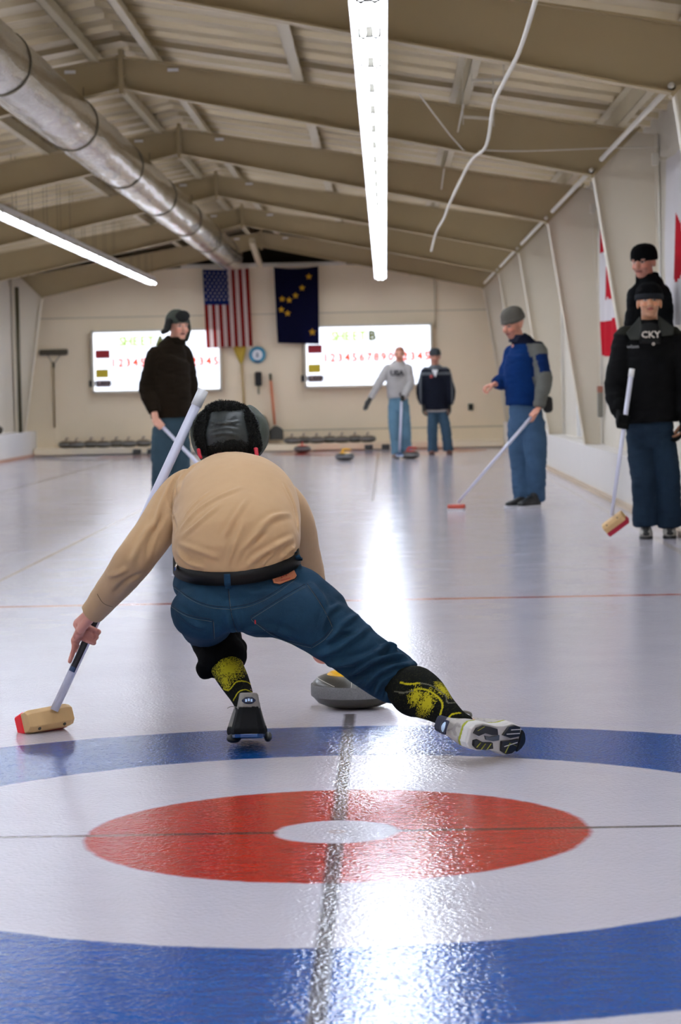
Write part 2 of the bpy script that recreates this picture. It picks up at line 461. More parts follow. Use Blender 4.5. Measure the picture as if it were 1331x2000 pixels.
# ------------------------------------------------------------ air duct
def duct():
    m=bpy.data.materials.new('wrinkled_silver_film'); t=NT(m); b=t.b
    n=t.noise(2.2,5,.6,scl=(3,.6,3)); 
    t.l.new(t.mix(n,lin((112,100,78)),lin((188,176,154))),b.inputs['Base Color'])
    b.inputs['Metallic'].default_value=.9; b.inputs['Roughness'].default_value=.12
    b.inputs['Coat Weight'].default_value=.4
    t.bump(t.noise(3.5,5,.65,scl=(4,1,4)),.4,.03)
    C=(-2.27,3.175); R=.215
    tg=thing('air_duct','long silver film air duct hanging under the roof ridge','air duct',(C[0],5,C[1]))
    mb=MB(); rings=[]; y=1.0
    while y<38.3:
        ph=((y-4.7)%3.55)/3.55; f=1-.035*abs(math.cos(PI*ph))**8
        e=max(0,(y-37.9)/.45); f*=math.sqrt(max(.03,1-min(1,e)**2))
        rr=[]
        for k in range(40):
            g=2*PI*k/40; w=1+.03*noise.noise(Vector((math.cos(g)*2.2,math.sin(g)*2.2,y*1.4)))+.02*noise.noise(Vector((math.cos(g)*6,math.sin(g)*6,y*3)))
            rr.append(Vector((C[0]+R*f*w*math.cos(g),y,C[1]+R*f*w*math.sin(g))))
        rings.append(rr); y+=.10
    mb.rings(rings).build('duct_sleeve',m,tg,smooth=True)
    for y in [4.7+3.55*k for k in range(0,10)]:
        mb=MB(); rings=[]
        for k in range(40):
            g=2*PI*k/40; c=Vector((C[0]+R*.985*math.cos(g),y,C[1]+R*.985*math.sin(g))); o=Vector((math.cos(g),0,math.sin(g)))
            rings.append([c+o*.006*math.cos(a)+Vector((0,.006*math.sin(a),0)) for a in (0,PI/2,PI,1.5*PI)])
        mb.rings(rings,closed=True).build('hoop_band',M_wire,tg,smooth=True)
    for y in FY[:-1]: MB().cyl((C[0],y-.05,C[1]+R-.01),(C[0],y-.05,3.56),.004,n=6).build('hanger',M_wire,tg)
duct()
# ------------------------------------------------------------ hoses, conduits
pts=[]
hp=[(1062,-60,11.4),(1047,0,12.2),(1015,100,14.1),(985,160,15.6),(965,205,17),(950,285,19.6),(918,318,20.6),(880,395,25),(868,425,26.5),(852,455,29.5),(843,490,34),(826,534,41.0)]
atz=lambda u,v,z: (lambda d: V0+d*((z-H)/d.z))(at(u,v,1.)-V0)
V0=Vector((CX,0,H))
mb=MB(); mb.tube([atz(p[0],p[1],2.86) for p in hp[:-1]],.013,n=8,spl=5); o=mb.build('hose',M_steelw,smooth=True); tag(o,'thin wavy white hose strung lengthwise under the frames, right of the lights','hose')
mb=MB(); mb.tube([at(820,185,16),at(905,292,19.7),at(946,293,19.7),at(1030,295,19.6),at(1262,288,19.6),at(1284,305,19.4),at(1290,470,19.4)],.006,n=6,spl=3); tag(mb.build('cable',M_steelw,smooth=True),'thin pale cable crossing the second frame and dropping down the right wall','cable')
for i in range(5):
    a=FY[i]; ya,yb=a-.07,a+4.5
    o=MB().cyl((1.84,ya,2.80),(1.84,yb,2.80),.019,n=12).build('eave_pipe',M_steelw,smooth=True)
    tag(o,'white pipe along the right eave, starting at the frame '+ORD[i],'pipe','pipes along the right eave')
for (u,v,u2,v2,Y,nm) in ((967,-5,955,72,15.0,'short thin white rod hanging near the top of the picture, right of the lights'),(906,205,893,265,18.5,'short thin white rod hanging beside the hose before the second frame'),(868,330,862,375,24,'short thin white rod hanging before the third frame')):
    mb=MB(); mb.tube([at(u,v,Y),at(u2,v2,Y+1.5)],.008,n=6,spl=1); mb.box(at(u2,v2,Y+1.5),(.05,.04,.02)); tag(mb.build('hanging_rod',M_steelw),nm,'rod')
# trapeze hangers by the purlin right of the lights
mb=MB()
for (p,q2) in (((946,150),(946,152)),):
    pass
for Y,(u0,v0),(u1,v1) in ((17.4,(922,157),(984,155)),(18.6,(905,228),(965,232))):
    A=at(u0,v0,Y); B=at(u1,v1,Y)
    mb=MB(); mb.beam(A,B,.02,.02)
    for P in (A,B): mb.cyl(P-Vector((0,0,.06)),(P.x,P.y,roofz(P.x)-.04),.004,n=6)
    tag(mb.build('trapeze_hanger',M_steelw),'small steel trapeze hanger under the roof right of the lights, '+('nearer' if Y<18 else 'farther')+' of two','hanger','trapeze hangers')
# left eave pipe
o=MB().cyl((-6.065,40.9,.44),(-6.065,40.9,2.9),.035,n=12).build('drain_pipe',mat('dark_olive_pipe',(74,68,44),.5),smooth=True); tag(o,'dark vertical pipe beside the far left column','pipe')
# wall sensors on the right wall
for j,(u,v,Y) in enumerate(((1240,312,19.2),(1130,408,25.0))):
    P=at(u,v,Y); P.x=XR-.10
    mb=MB(); mb.box(P,(.05,.07,.09)); mb.box(P+Vector((.05,0,.0)),(.1,.03,.03)); mb.tube([P-Vector((0,0,.05)),P-Vector((0,.0,.5)),P+Vector((.07,0,-1.1))],.004,n=5,spl=2)
    tag(mb.build('wall_lamp',M_steelw,bevel=.006),('nearer' if j==0 else 'farther')+' small white fitting high on the right wall with a wire','wall fitting','small fittings on right wall')
MB().box((XR-.035,22.0,1.72),(.07,.10,2.5)).build('trim_7',M_white,kind='structure')
MB().box((XR-.035,17.4,1.72),(.07,.10,2.5)).build('trim_8',M_white,kind='structure')
MB().box((XR-.035,27.8,1.72),(.07,.10,2.5)).build('trim_9',M_white,kind='structure')
# ------------------------------------------------------------ far wall fittings
YF=42.46
def scoreboard(x0,x1,y0,y1,letter,label):
    A=at(x0,y1,YF); B=at(x1,y0,YF); cx,cz=(A.x+B.x)/2,(A.z+B.z)/2; w,h=B.x-A.x,B.z-A.z
    t=thing('scoreboard',label,'scoreboard',(cx,YF,A.z),'backlit scoreboards on the end wall')
    mb=MB()
    mb.box((cx,YF+.09,cz),(w+.07,.09,h+.07))
    for s in (-1,1):
        mb.box((cx+s*(w/2+.02),YF+.02,cz),(.035,.09,h+.075)); mb.box((cx,YF+.02,cz+s*(h/2+.02)),(w+.075,.09,.035))
    mb.build('frame',M_steelw,t)
    MB().box((cx,YF+.035,cz),(w,.02,h)).build('backlit_panel',MATS.get('backlit_panel') or emat('backlit_panel',(236,243,255),1.25),t)
    f=YF+.022
    def pt(u,v): return A.x+u*w, B.z-v*h
    for (v,c,nm,wd) in ((.37,(150,6,30),'red_label',.115),(.70,(200,176,30),'yellow_label',.10)):
        x,z=pt(.012,v); MB().box((x+wd*w/2,f,z),(wd*w,.006,.14*h)).build(nm,mat(nm,c,.6),t,label='red label' if 'red' in nm else 'yellow label')
    x,z=pt(.012,.875); MB().box((x+.058*w,f,z),(.115*w,.006,.115*h)).build('grey_label',mat('grey_label',(150,130,130),.6),t)
    text('label_lettering','BLANK',(x+.058*w,f-.006,z),.105,mat('dark_print',(40,26,30),.6),t,off=.004)
    te=MATS.get('pale_green_print') or emat('pale_green_print',(176,204,120),.66); te2=MATS.get('olive_print') or emat('olive_print',(90,96,20),.3)
    to=MATS.get('orange_print') or emat('orange_print',(246,70,14),.6)
    for i,ch in enumerate('SHEET'):
        x,z=pt(.225+.052*i+(.0 if i<2 else .008*(i-1)),.165); text('sheet_lettering',ch,(x,f-.004,z),.22,te,t,off=.008)
    x,z=pt(.225+.052*5+.048,.165); text('sheet_letter',letter,(x,f-.004,z),.22,te2,t,off=.012)
    for i,ch in enumerate('123456789012345'):
        x,z=pt(.155+.0585*i,.53); text('score_number',ch,(x,f-.004,z),.20,to,t,off=.006)
    # cable and plug on the left side
    C=pt(-.03,.1),pt(-.03,.85)
    mb=MB(); mb.cyl((C[0][0],YF+.12,C[0][1]),(C[1][0],YF+.12,C[1][1]),.006,n=6); mb.build('power_cable',M_wire,t)
    MB().box((C[1][0],YF+.10,C[1][1]-.02),(.07,.07,.11)).build('plug',M_black,t,bevel=.01)
scoreboard(185,427,645,764,'A','backlit white scoreboard lettered SHEET A, left of the two on the far wall')
scoreboard(600,840,635,754,'B','backlit white scoreboard lettered SHEET B, behind the man in the grey sweatshirt')
def clothmat(name,c,tr=.45):
    m=bpy.data.materials.new(name); t=NT(m); t.b.inputs['Base Color'].default_value=lin(c); t.b.inputs['Roughness'].default_value=.85; t.b.inputs['Specular IOR Level'].default_value=.15
    k=t.n.new('ShaderNodeBsdfTranslucent'); k.inputs[0].default_value=lin(c); mx=t.n.new('ShaderNodeMixShader'); mx.inputs[0].default_value=tr
    t.l.new(t.b.outputs[0],mx.inputs[1]); t.l.new(k.outputs[0],mx.inputs[2]); t.l.new(mx.outputs[0],t.n['Material Output'].inputs[0]); return m
C_red=clothmat('flag_red',(132,22,18)); C_wht=clothmat('flag_white',(214,198,192)); C_blu=clothmat('flag_blue',(22,40,96)); C_navy=clothmat('flag_navy',(6,8,40),.3); C_gold=clothmat('flag_gold',(212,160,40),.3)
def stars(mb,c,r,ax,az,n=5):
    c=Vector(c); v=[]
    for k in range(2*n):
        g=PI/2+PI*k/n; rr=r if k%2==0 else r*.42
        v.append(mb.bm.verts.new(c+ax*rr*math.cos(g)+az*rr*math.sin(g)))
    mb.bm.faces.new(v)
def quad(a,b,c,d):
    return lambda u,v: (a*(1-u)+b*u)*(1-v)+(d*(1-u)+c*u)*v
YG=42.40
# US flag: hung vertically, canton upper left
a,b,c,d=at(396,526,YG),at(486,524,YG),at(494,676,YG),at(404,680,YG)
q=quad(a,b,c,d)
def fl(u,v): 
    p=q(u,v); return p+Vector((0,-.025*math.sin(u*19+v*2)*(.3+v),-.02*math.sin(PI*u)*(1-v)))
t=thing('hanging_flag','flag with red and white stripes and starred blue canton hung on the far wall','flag',(q(.5,0)),'flags hung on the far wall')
mb=MB(); nu,nv=52,40; V=[[mb.bm.verts.new(fl(i/nu,j/nv)) for j in range(nv+1)] for i in range(nu+1)]
for i in range(nu):
    for j in range(nv):
        can=i<28 and j<18
        mb.bm.faces.new((V[i][j],V[i+1][j],V[i+1][j+1],V[i][j+1])).material_index=2 if can else (0 if (i//4)%2==0 else 1)
mb.build('flag_cloth',[C_red,C_wht,C_blu],t,smooth=True)
mb=MB()
for r in range(11):
    for k in range(5 if r%2==0 else 4):
        u=(.05+.0485*r)*.98; v=.045+.085*k+(.0425 if r%2 else 0); stars(mb,fl(u,v)+Vector((0,-.006,0)),.022,Vector((0,0,-1)),Vector((1,0,0)))
mb.build('star_field',C_wht,t)
MB().cyl(at(394,524,YG),at(488,522,YG),.012,n=8).build('flag_rod',M_steelw,t)
# Dipper flag
a,b,c,d=at(535,522,YG),at(622,520,YG),at(624,672,YG),at(543,670,YG)
q2=quad(a,b,c,d)
def fl2(u,v): return q2(u,v)+Vector((0,-.02*math.sin(u*9+1)*(.3+v),-.035*math.sin(PI*u)*(1-v)))
t=thing('hanging_flag','dark navy flag with eight gold stars hung on the far wall','flag',q2(.5,0),'flags hung on the far wall')
MB().grid(fl2,24,30).build('flag_cloth',C_navy,t,smooth=True)
sx,sy=((1145,155),(1077,268),(1012,345),(878,378),(948,390),(870,485),(932,522),(1180,710)),5.12
for (u,v) in sx:
    P=at(380+u/sy,510+v/sy,YG-.045); mb=MB(); stars(mb,P,.062 if u<1170 else .07,Vector((1,0,0)),Vector((0,0,1))); mb.build('star',C_gold,t)
MB().cyl(at(533,520,YG),at(624,518,YG),.012,n=8).build('flag_rod',M_steelw,t)
# push broom hanging head up
YH=42.54
M_wood=mat('tan_wood_pole',(150,130,96),.6,vs=8,scl=(1,1,.1)); M_grey=mat('grey_bristles',(84,76,62),.9,bump=.6,bs=120)
def hang(name,label,cat,p): return thing(name,label,cat,p)
t=hang('push_broom','wide grey push broom hung head up on the far wall, left','broom',at(105,836,YH))
MB().cyl(at(107,835,YH),at(105,712,YH),.016,n=10).build('pole',M_wood,t,smooth=True)
a=at(105,688,YH); MB().box(a,(.50,.07,.10)).build('bristle_head',M_grey,t,bevel=.02)
mb=MB(); 
for s in (-1,1): mb.cyl(at(105,712,YH),a+Vector((s*.11,0,-.05)),.006,n=6)
mb.cyl(at(105,716,YH)-Vector((0,0,.02)),at(105,708,YH),.02,n=8); mb.build('brace',M_dark,t)
# corn broom
t=hang('corn_broom','yellow corn broom hung bristles up under the striped flag','broom',at(478,800,YH))
M_straw=mat('yellow_straw',(186,156,52),.8,bump=.8,bs=60,scl=(6,6,.5))
MB().tube([at(468,672,YH),at(469,684,YH),at(471,702,YH),at(472,710,YH)],[.115,.105,.05,.02],[.04,.04,.03,.02],side=(1,0,0),n=20,round_=False).build('bristles',M_straw,t,smooth=True)
MB().cyl(at(472,709,YH),at(480,838,YH),.017,n=10).build('pole',mat('yellow_wood_pole',(176,146,82),.6),t,smooth=True)
# round sign
P=at(503,693,YH); R90=Matrix.Rotation(PI/2,3,'X')
t=hang('round_sign','round white sign with a blue ring on the far wall','sign',P)
MB().lathe([(.09,-.012),(.092,.012),(.145,.012),(.148,-.012)],P,R90,n=40,cap=False).build('blue_ring',mat('teal_ring',(46,130,158),.5),t,smooth=False)
MB().lathe([(.10,-.01),(.10,.006)],P,R90,n=40).build('face',M_white,t)
mb=MB(); mb.box(P+Vector((0,-.02,.0)),(.035,.01,.07)); mb.box(P+Vector((0,-.02,-.035)),(.06,.01,.014)); mb.build('emblem',mat('grey_print',(130,140,150),.5),t)
MB().box(P+Vector((0,-.018,-.118)),(.10,.008,.022)).build('lettering_band',mat('navy_print',(30,56,96),.5),t)
# black brush
P=at(505,740,YH); t=hang('hand_brush','black brush with short grey handle hanging below the round sign','brush',P)
MB().box(P,(.12,.08,.25)).build('brush_head',M_black,t,bevel=.025)
MB().cyl(P-Vector((0,0,.12)),P-Vector((0,0,.27)),.018,n=8).build('handle',mat('grey_handle',(130,124,100),.5),t)
# shovel
t=hang('scraper_shovel','long orange-handled shovel leaning on the far wall shelf','shovel',at(538,860,YH-.05))
MB().cyl(at(529,742,YH),at(537,830,YH-.06),.022,n=10).build('pole',mat('orange_pole',(204,112,70),.5),t,smooth=True)
MB().cyl(at(528,730,YH),at(529,743,YH),.024,n=10).build('grip',mat('olive_grip',(70,70,50),.6),t)
MB().tube([at(538,832,YH-.07),at(539,840,YH-.08),at(540,850,YH-.09),at(540,859,YH-.1)],[.03,.12,.125,.125],[.02,.02,.02,.02],side=(1,0,0),n=16,round_=False).build('blade',mat('dark_blade',(50,48,40),.5),t)
# bin with bag
P=at(512,862,YW_-.2); P.z=.13; t=hang('rubbish_bin','dark bin with a black bag over its rim, behind the hat of the sliding man','bin',P)
MB().tube([P,P+Vector((0,0,.28))],[.10,.12],n=20,spl=1,round_=False).build('bin_body',mat('blue_grey_bin',(50,58,66),.5),t,smooth=True)
mb=MB(); mb.tube([P+Vector((0,0,.25)),P+Vector((0,0,.33)),P+Vector((.0,0,.42))],[.12,.13,.10],n=20,spl=4); me=remesh(mb,.012,4,name='bag'); displace(me,lambda c,n: .02*nz(c,9)); link('bag',me,mat('black_bag',(14,14,14),.4),t)
# sockets
for (u,v,lab) in ((920,795,'dark round outlet low on the far wall, right of the people'),):
    P=at(u,v,YW_-.01); t=hang('wall_outlet',lab,'outlet',P)
    MB().box(P,(.09,.03,.12)).build('plate',mat('dark_green_plate',(60,66,48),.5),t,bevel=.01); MB().cyl(P,P-Vector((0,.06,0)),.035,n=10).build('plug',M_black,t)
# conduit on the wall
mb=MB(); mb.tube([at(800,537,YH),at(840,540,YH),at(849,552,YH),at(850,640,YH)],.014,n=8,spl=3); tag(mb.build('wall_conduit',M_cream,smooth=True),'thin cream conduit bending down the far wall above the SHEET B scoreboard','conduit')
# beam stub at the gable
mb=MB(); mb.beam(at(492,470,41.2),at(508,518,42.3),.09,.09); tag(mb.build('ceiling_strut',M_purl),'pale square strut slanting down at the ridge above the flags','strut')
# dark ball on the left bumper
P=at(13,838,39.0); P.x=-6.15; P.z=.44+.075
t=hang('rope_coil','small dark bundle lying on the left bumper board','bundle',P-Vector((0,0,.07)))
mb=MB(); mb.ell(P,(.09,.11,.075)); mb.ell(P+Vector((0,.09,-.02)),(.06,.06,.05)); me=remesh(mb,.01,3); displace(me,lambda c,n:.012*nz(c,25)); link('bundle',me,M_dark,t)
# bracket on right wall
P=at(1161,785,25.0); P.x=XR-.05
t=hang('broom_holder','narrow grey holder with a rusty top on the right wall','holder',P)
MB().box(P-Vector((0,0,.03)),(.05,.10,.26)).build('sleeve',mat('grey_sleeve',(120,116,104),.5),t,bevel=.01)
MB().box(P+Vector((0,0,.13)),(.055,.12,.07)).build('cap',mat('rusty_cap',(150,96,76),.6),t,bevel=.01)
# ------------------------------------------------------------ flags on the right wall
C_r2=clothmat('bright_flag_red',(196,8,34),.25); C_w2=clothmat('bright_flag_white',(232,228,228),.3)
def sideflag(ya,yb,z0,z1,x,label,fn,extra=None):
    t=thing('wall_flag',label,'flag',(x,(ya+yb)/2,z1),'flags along the right wall')
    mb=MB(); nu,nv=48,60
    g=lambda u,v: Vector((x-.02*math.sin(u*14+v*3)*(.4+v),ya+(yb-ya)*u,z1+(z0-z1)*v-.02*math.sin(u*PI)*v))
    V=[[mb.bm.verts.new(g(i/nu,j/nv)) for j in range(nv+1)] for i in range(nu+1)]
    for i in range(nu):
        for j in range(nv): mb.bm.faces.new((V[i][j],V[i+1][j],V[i+1][j+1],V[i][j+1])).material_index=fn((i+.5)/nu,(j+.5)/nv)
    mb.build('flag_cloth',[C_w2,C_r2],t,smooth=True)
    return t
def leaf(u,v):
    if v<.25 or v>.75: return 1
    x=(u-.5)*1.5; y=(v-.5)/.25*1.0   # stem towards bottom
    r=math.hypot(x,y*.8); a=math.atan2(y,x)
    return 1 if r<.42*(.62+.38*abs(math.cos(2.5*(a+PI/2)))) else 0
sideflag(24.8,23.2,1.36,2.74,2.36,'white flag with red bars and red leaf on the right wall beyond the second column',leaf)
sideflag(19.05,17.5,1.52,2.80,2.365,'white flag with a large red disc at the right edge of the picture',lambda u,v:1 if math.hypot((u-.45)*1.55,(v-.55)*1.28)<.25 else 0)
# ------------------------------------------------------------ curling stones
M_gran=mat('speckled_dark_granite',(58,55,46),.35,var=.55,vs=220,bump=.05,bs=300)
M_band=mat('matt_granite_band',(112,112,112),.6,var=.5,vs=260)
M_tan=mat('shelf_stone_granite',(84,76,58),.45,var=.25,vs=200)
def stone(P,hc,label,group=None,rot=0.,gran=None,small=False):
    P=Vector(P); t=thing('curling_stone',label,'curling stone',P,group); gran=gran or M_gran
    pr=[(.055,0),(.062,.001),(.095,.006),(.122,.018),(.138,.036),(.1440,.046)]
    MB().lathe(pr+[(.1445,.048),(.1445,.074),(.1430,.078),(.137,.088),(.122,.102),(.10,.110),(.07,.114),(.03,.115)],P,n=48).build('granite_body',gran,t,smooth=True)
    MB().lathe([(.1442,.0405),(.1455,.044),(.1458,.060),(.1455,.078),(.1438,.0805)],P,n=48,cap=False).build('striking_band',M_band,t,smooth=True)
    MB().lathe([(.088,.100),(.092,.110),(.080,.120),(.045,.126),(.02,.127)],P,n=32).build('disc',hc,t,smooth=True)
    c,s=math.cos(rot),math.sin(rot); X=Vector((c,s,0))
    mb=MB(); mb.tube([P+Vector((0,0,.118))-X*.035,P+Vector((0,0,.150))-X*.040,P+Vector((0,0,.168))-X*.015,P+Vector((0,0,.170))+X*.04,P+Vector((0,0,.163))+X*.10],[.017,.014,.015,.015,.012],[.013,.012,.012,.011,.009],n=12,spl=5)
    mb.build('handle',hc,t,smooth=True)
    return t
M_yel=mat('yellow_plastic',(236,178,10),.35,var=.03); M_redp=mat('red_plastic',(190,50,36),.35,var=.04); M_gryp=mat('faded_handle_plastic',(140,120,100),.5)
ST=stone((0.012,8.12,0),M_yel,'grey granite curling stone with yellow handle beside the sliding man on the ice',rot=3.0)
# glued scratches on the near stone
g=at(674,899,36.1); stone((g.x,36.1,0),M_yel,'far curling stone with a yellow handle standing alone on the ice',rot=.6)
g=at(592,880,41.4); stone((g.x,41.2,0),M_redp,'far curling stone with a red handle in front of the stone shelf',rot=1.5)
g=at(802,896,36.3); stone((g.x,36.3,0),M_redp,'red-handled curling stone at the foot of the man in the grey sweatshirt',rot=.2)
sb=None
for j,u in enumerate((130,153,178,204,227,254,280,572,594,620,645,669,694,719)):
    x=at(u,862,YW_-.2).x; lab='dark curling stone on the shelf under scoreboard %s, %s of seven'%('A' if u<400 else 'B',['leftmost','second from left','third from left','middle one','third from right','second from right','rightmost'][j%7])
    grp='shelf stones under SHEET %s'%('A' if u<400 else 'B')
    if sb is None: sb=stone((x,YW_-.16,.13),M_gryp,lab,grp,rot=1.4,gran=M_tan); sx=x
    else: o=dup(sb,(x-sx,-.25 if j%2 else 0,0),lab); o['group']=grp
# hacks
for j,(u0,u1,v) in enumerate(((262,306,885),(713,762,877))):
    a=at(u0,v,42.0); b=at(u1,v,42.0); t=thing('foot_hack','pair of black rubber foot hacks on the ice below the SHEET %s stone shelf'%'AB'[j],'hack',((a.x+b.x)/2,41.8,0),'foot hacks')
    MB().box(((a.x+b.x)/2,41.80,.012),(b.x-a.x,.10,.024)).build('plate',mat('grey_plate',(120,112,96),.5),t)
    for x in (a.x+.07,b.x-.07): MB().prism([(x-.07,41.72,.02),(x-.07,41.88,.02),(x-.07,41.88,.10),(x-.07,41.80,.085)],(.14,0,0)).build('rubber_cup',M_black,t,bevel=.006)
# ------------------------------------------------------------ curling brooms
M_hand=mat('white_broom_shaft',(214,214,230),.3,var=.02); M_fabr=mat('red_brush_pad',(196,20,40),.7); M_bw=mat('pale_wood_block',(196,160,108),.55,var=.12,vs=6,scl=(1,8,1))
def broom(A,B,label,r0=.0145,r1=.0125,head=None,block=None,pad=None,pole=None,stripe=None):
    """A = top, B = bottom (at head)"""
    A=Vector(A);B=Vector(B); t=thing('curling_broom',label,'broom',B)
    MB().tube([A,A.lerp(B,.98)],[r0,r1],n=20,spl=1,round_=False).build('shaft',pole or M_hand,t,smooth=True)
    d=(A-B).normalized()
    MB().tube([A+d*.006,A-d*.05],[r0*1.12,r0*1.12],n=20,spl=1,round_=False).build('end_cap',M_white,t,smooth=True)
    if head: head(t,B,d)
    return t
def blockhead(axis,up,L=.17,W=.075,Hh=.05,block=None,pad=None,ph=.035):
    def f(t,B,d):
        X=Vector(axis).normalized(); Z=(Vector(up)-X*Vector(up).dot(X)).normalized(); Y=Z.cross(X); M=Matrix((X,Y,Z)).transposed()
        R=[]
        mb=MB()
        for x,k in ((-L/2,.86),(-L/2+.015,1),(L/2-.015,1),(L/2,.86)):
            R.append([B+M@Vector(p) for p in ((x,-W/2*k,-Hh),(x,W/2*k,-Hh),(x,W/2*k,-Hh*.35),(x,W*.30*k,0),(x,-W*.30*k,0),(x,-W/2*k,-Hh*.35))])
        mb.rings(R).build('block',block or M_bw,t,bevel=.002)
        R=[[B+M@Vector((x*1.03,y*k,z)) for y,z in ((-W/2*1.02,-Hh-.001),(W/2*1.02,-Hh-.001),(W/2*.92,-Hh-ph),(-W/2*.92,-Hh-ph))] for x,k in ((-L/2,.85),(-L/2+.012,1),(L/2-.012,1),(L/2,.85))]
        MB().rings(R).build('brush_pad',pad or M_fabr,t,bevel=.005)
        for x in (-.045,.045):
            c=B+M@Vector((x,-W*.40,-Hh*.17)); n=(M@Vector((0,-.66,.75))).normalized(); 
            MB().cyl(c-n*.004,c+n*.0015,.0055,n=10).build('screw_hole',M_dark,t)
    return f
# ------------------------------------------------------------ people
def frame3(f,up=(0,0,1)):
    """columns: right-of-face X, facing Y, up Z"""
    f=Vector(f).normalized(); u=Vector(up); u=(u-f*u.dot(f)).normalized(); r=f.cross(u)
    return Matrix((r,f,u)).transposed()
def head(mb,c,f,up=(0,0,1),k=1.0,ears=True):
    """c = middle of the head, f = facing; face details are modelled on the head"""
    R=frame3(f,up); W=lambda x,y,z: c+R@Vector((x*k,y*k,z*k))
    E=lambda x,y,z,a,b,d: mb.ell(W(x,y,z),(a*k,b*k,d*k),R,n=24)
    E(0,-.012,.030,.076,.094,.088)          # skull
    E(0,.030,-.015,.064,.062,.090)          # face
    E(0,.045,-.080,.040,.036,.032)          # chin/jaw
    E(0,.005,-.060,.056,.060,.045)
    for s in (-1,1):
        E(s*.032,.068,-.028,.026,.022,.024) # cheeks
        E(s*.030,.080,.024,.026,.014,.010)  # brow
        if ears: E(s*.078,-.005,-.005,.010,.022,.033)
    mb.tube([W(0,.084,.018),W(0,.098,-.010),W(0,.110,-.028)],[.010*k,.012*k,.015*k],n=10,spl=2)
    E(0,.098,-.033,.019,.013,.010)
    E(0,.083,-.062,.024,.013,.009); E(0,.084,-.052,.022,.013,.006)
    return R,W
def facecol(c,R,k,skin,lip=(150,84,74),brow=(70,50,38),stub=None,hair=None):
    Ri=R.transposed()
    def fn(p):
        q=Ri@(p-c)/k
        if abs(q.x)<.13 and abs(q.z)<.15 and q.y>-.13:
            x,z=abs(q.x),q.z
            if q.y>.05:
                if ((x-.031)/.013)**2+((z-.006)/.006)**2<1: return (46,34,30) if abs(x-.031)<.007 else (190,176,166)
                if ((x-.031)/.019)**2+((z-.006)/.011)**2<1: return tuple(v*.86 for v in skin)
                if ((x-.032)/.022)**2+((z-.028)/.005)**2<1: return brow
                if (x/.025)**2+((z+.057)/.0085)**2<1: return lip if abs(z+.057)>.0015 else tuple(v*.5 for v in lip)
                if stub and z<-.035 and z>-.12: 
                    return stub
                if .02<x<.06 and -.05<z<-.01: return (min(255,skin[0]+6),skin[1]*.96,skin[2]*.95)
            if hair and (z>.055 or (q.y<.02 and z>-.03 and x<.071)): return hair
        return skin
    return fn
def relaxed_hand(mb,W,d,N,s=1.0,curl=.5,thumb=1,spread=.12):
    """W wrist, d along the hand, N palm normal (fingers curl towards it)"""
    d=Vector(d).normalized(); N=(Vector(N)-d*Vector(N).dot(d)).normalized(); B=d.cross(N)*thumb
    K=[]
    mb.tube([W,W+d*.03*s,W+d*.065*s,W+d*.092*s],[.026*s,.034*s,.041*s,.040*s],[.020*s,.017*s,.016*s,.013*s],side=B,n=16,spl=3)
    for i,(o,L) in enumerate(((.030,.070),(.010,.080),(-.010,.074),(-.029,.058))):
        p=W+d*.088*s+B*o*s; a=0; P=[p-d*.02*s,p]; dd=(d+B*spread*o*12).normalized()
        for seg,f in ((.42,.6),(.33,1.0),(.25,.8)):
            a+=curl*f; p=p+(dd*math.cos(a)+N*math.sin(a))*L*seg*s; P.append(p)
        mb.tube(P,[.0095*s,.0095*s,.0085*s,.008*s,.0068*s],n=10,spl=2)
    p=W+d*.028*s+B*.026*s; P=[p-B*.01*s,p+(d*.6+B*.55+N*.2)*.036*s,p+(d*.9+B*.55+N*.45)*.060*s,p+(d*1.1+B*.40+N*.6)*.078*s]
    mb.tube(P,[.014*s,.012*s,.0105*s,.008*s],n=10,spl=3)
def grip_hand(mb,W,C,A,N,r=.013,s=1.0,sweep=3.7,flip=1,index_out=False):
    """hand closed on a shaft: C grip middle, A along shaft towards the thumb side, N from shaft to knuckles"""
    A=Vector(A).normalized(); N=(Vector(N)-A*Vector(N).dot(A)).normalized(); B=A.cross(N)*flip
    fr=.0092*s; R=r+fr*.9
    kn=[]
    for i in range(4):
        o=(.030-.0195*i)*s; c=C+A*o; f=(.95,1,.97,.82)[i]
        k=c+N*(R+.020*s)-B*.006*s; kn.append(k); 
        if i==0 and index_out:
            P=[k-N*.0,k+(-B*.0+A*.0)-N*.006*s+B*.02*s]; P=[k, k+A*.022*s+B*.012*s-N*.006*s, k+A*.046*s+B*.012*s-N*.010*s, k+A*.068*s+B*.010*s-N*.014*s]
            mb.tube(P,[fr*1.05,fr,fr*.92,fr*.78],n=12,spl=3); continue
        P=[k]
        for j in range(1,6):
            g=.35+(sweep-.35)*j/5*f; P.append(c+N*math.cos(g)*R+B*math.sin(g)*R*1.08)
        mb.tube(P,[fr*1.12,fr*1.12,fr*1.02,fr,fr*.92,fr*.8],n=12,spl=3)
    m=(kn[1]+kn[2])/2
    for i,k in enumerate(kn):
        w=W+A*(.018-.012*i)*s; mb.tube([w,w.lerp(k,.5)+N*.003*s,k],[.017*s,.014*s,.0105*s],n=12,spl=3)
    mb.tube([W,W.lerp(m,.55),m],[.026*s,.034*s,.036*s],[.018*s,.015*s,.010*s],side=A,n=16,spl=3)
    t0=W.lerp(m,.35)+A*.02*s-B*.008*s
    P=[t0,C+A*.034*s+N*R*.9-B*R*.9,C+A*.052*s-B*R*1.15,C+A*.066*s-N*R*.6-B*R*.8]
    mb.tube(P,[.016*s,.0125*s,.0115*s,.009*s],n=12,spl=3)
def arm(mb,P,r,n=18): mb.tube(P,r,n=n,spl=5)
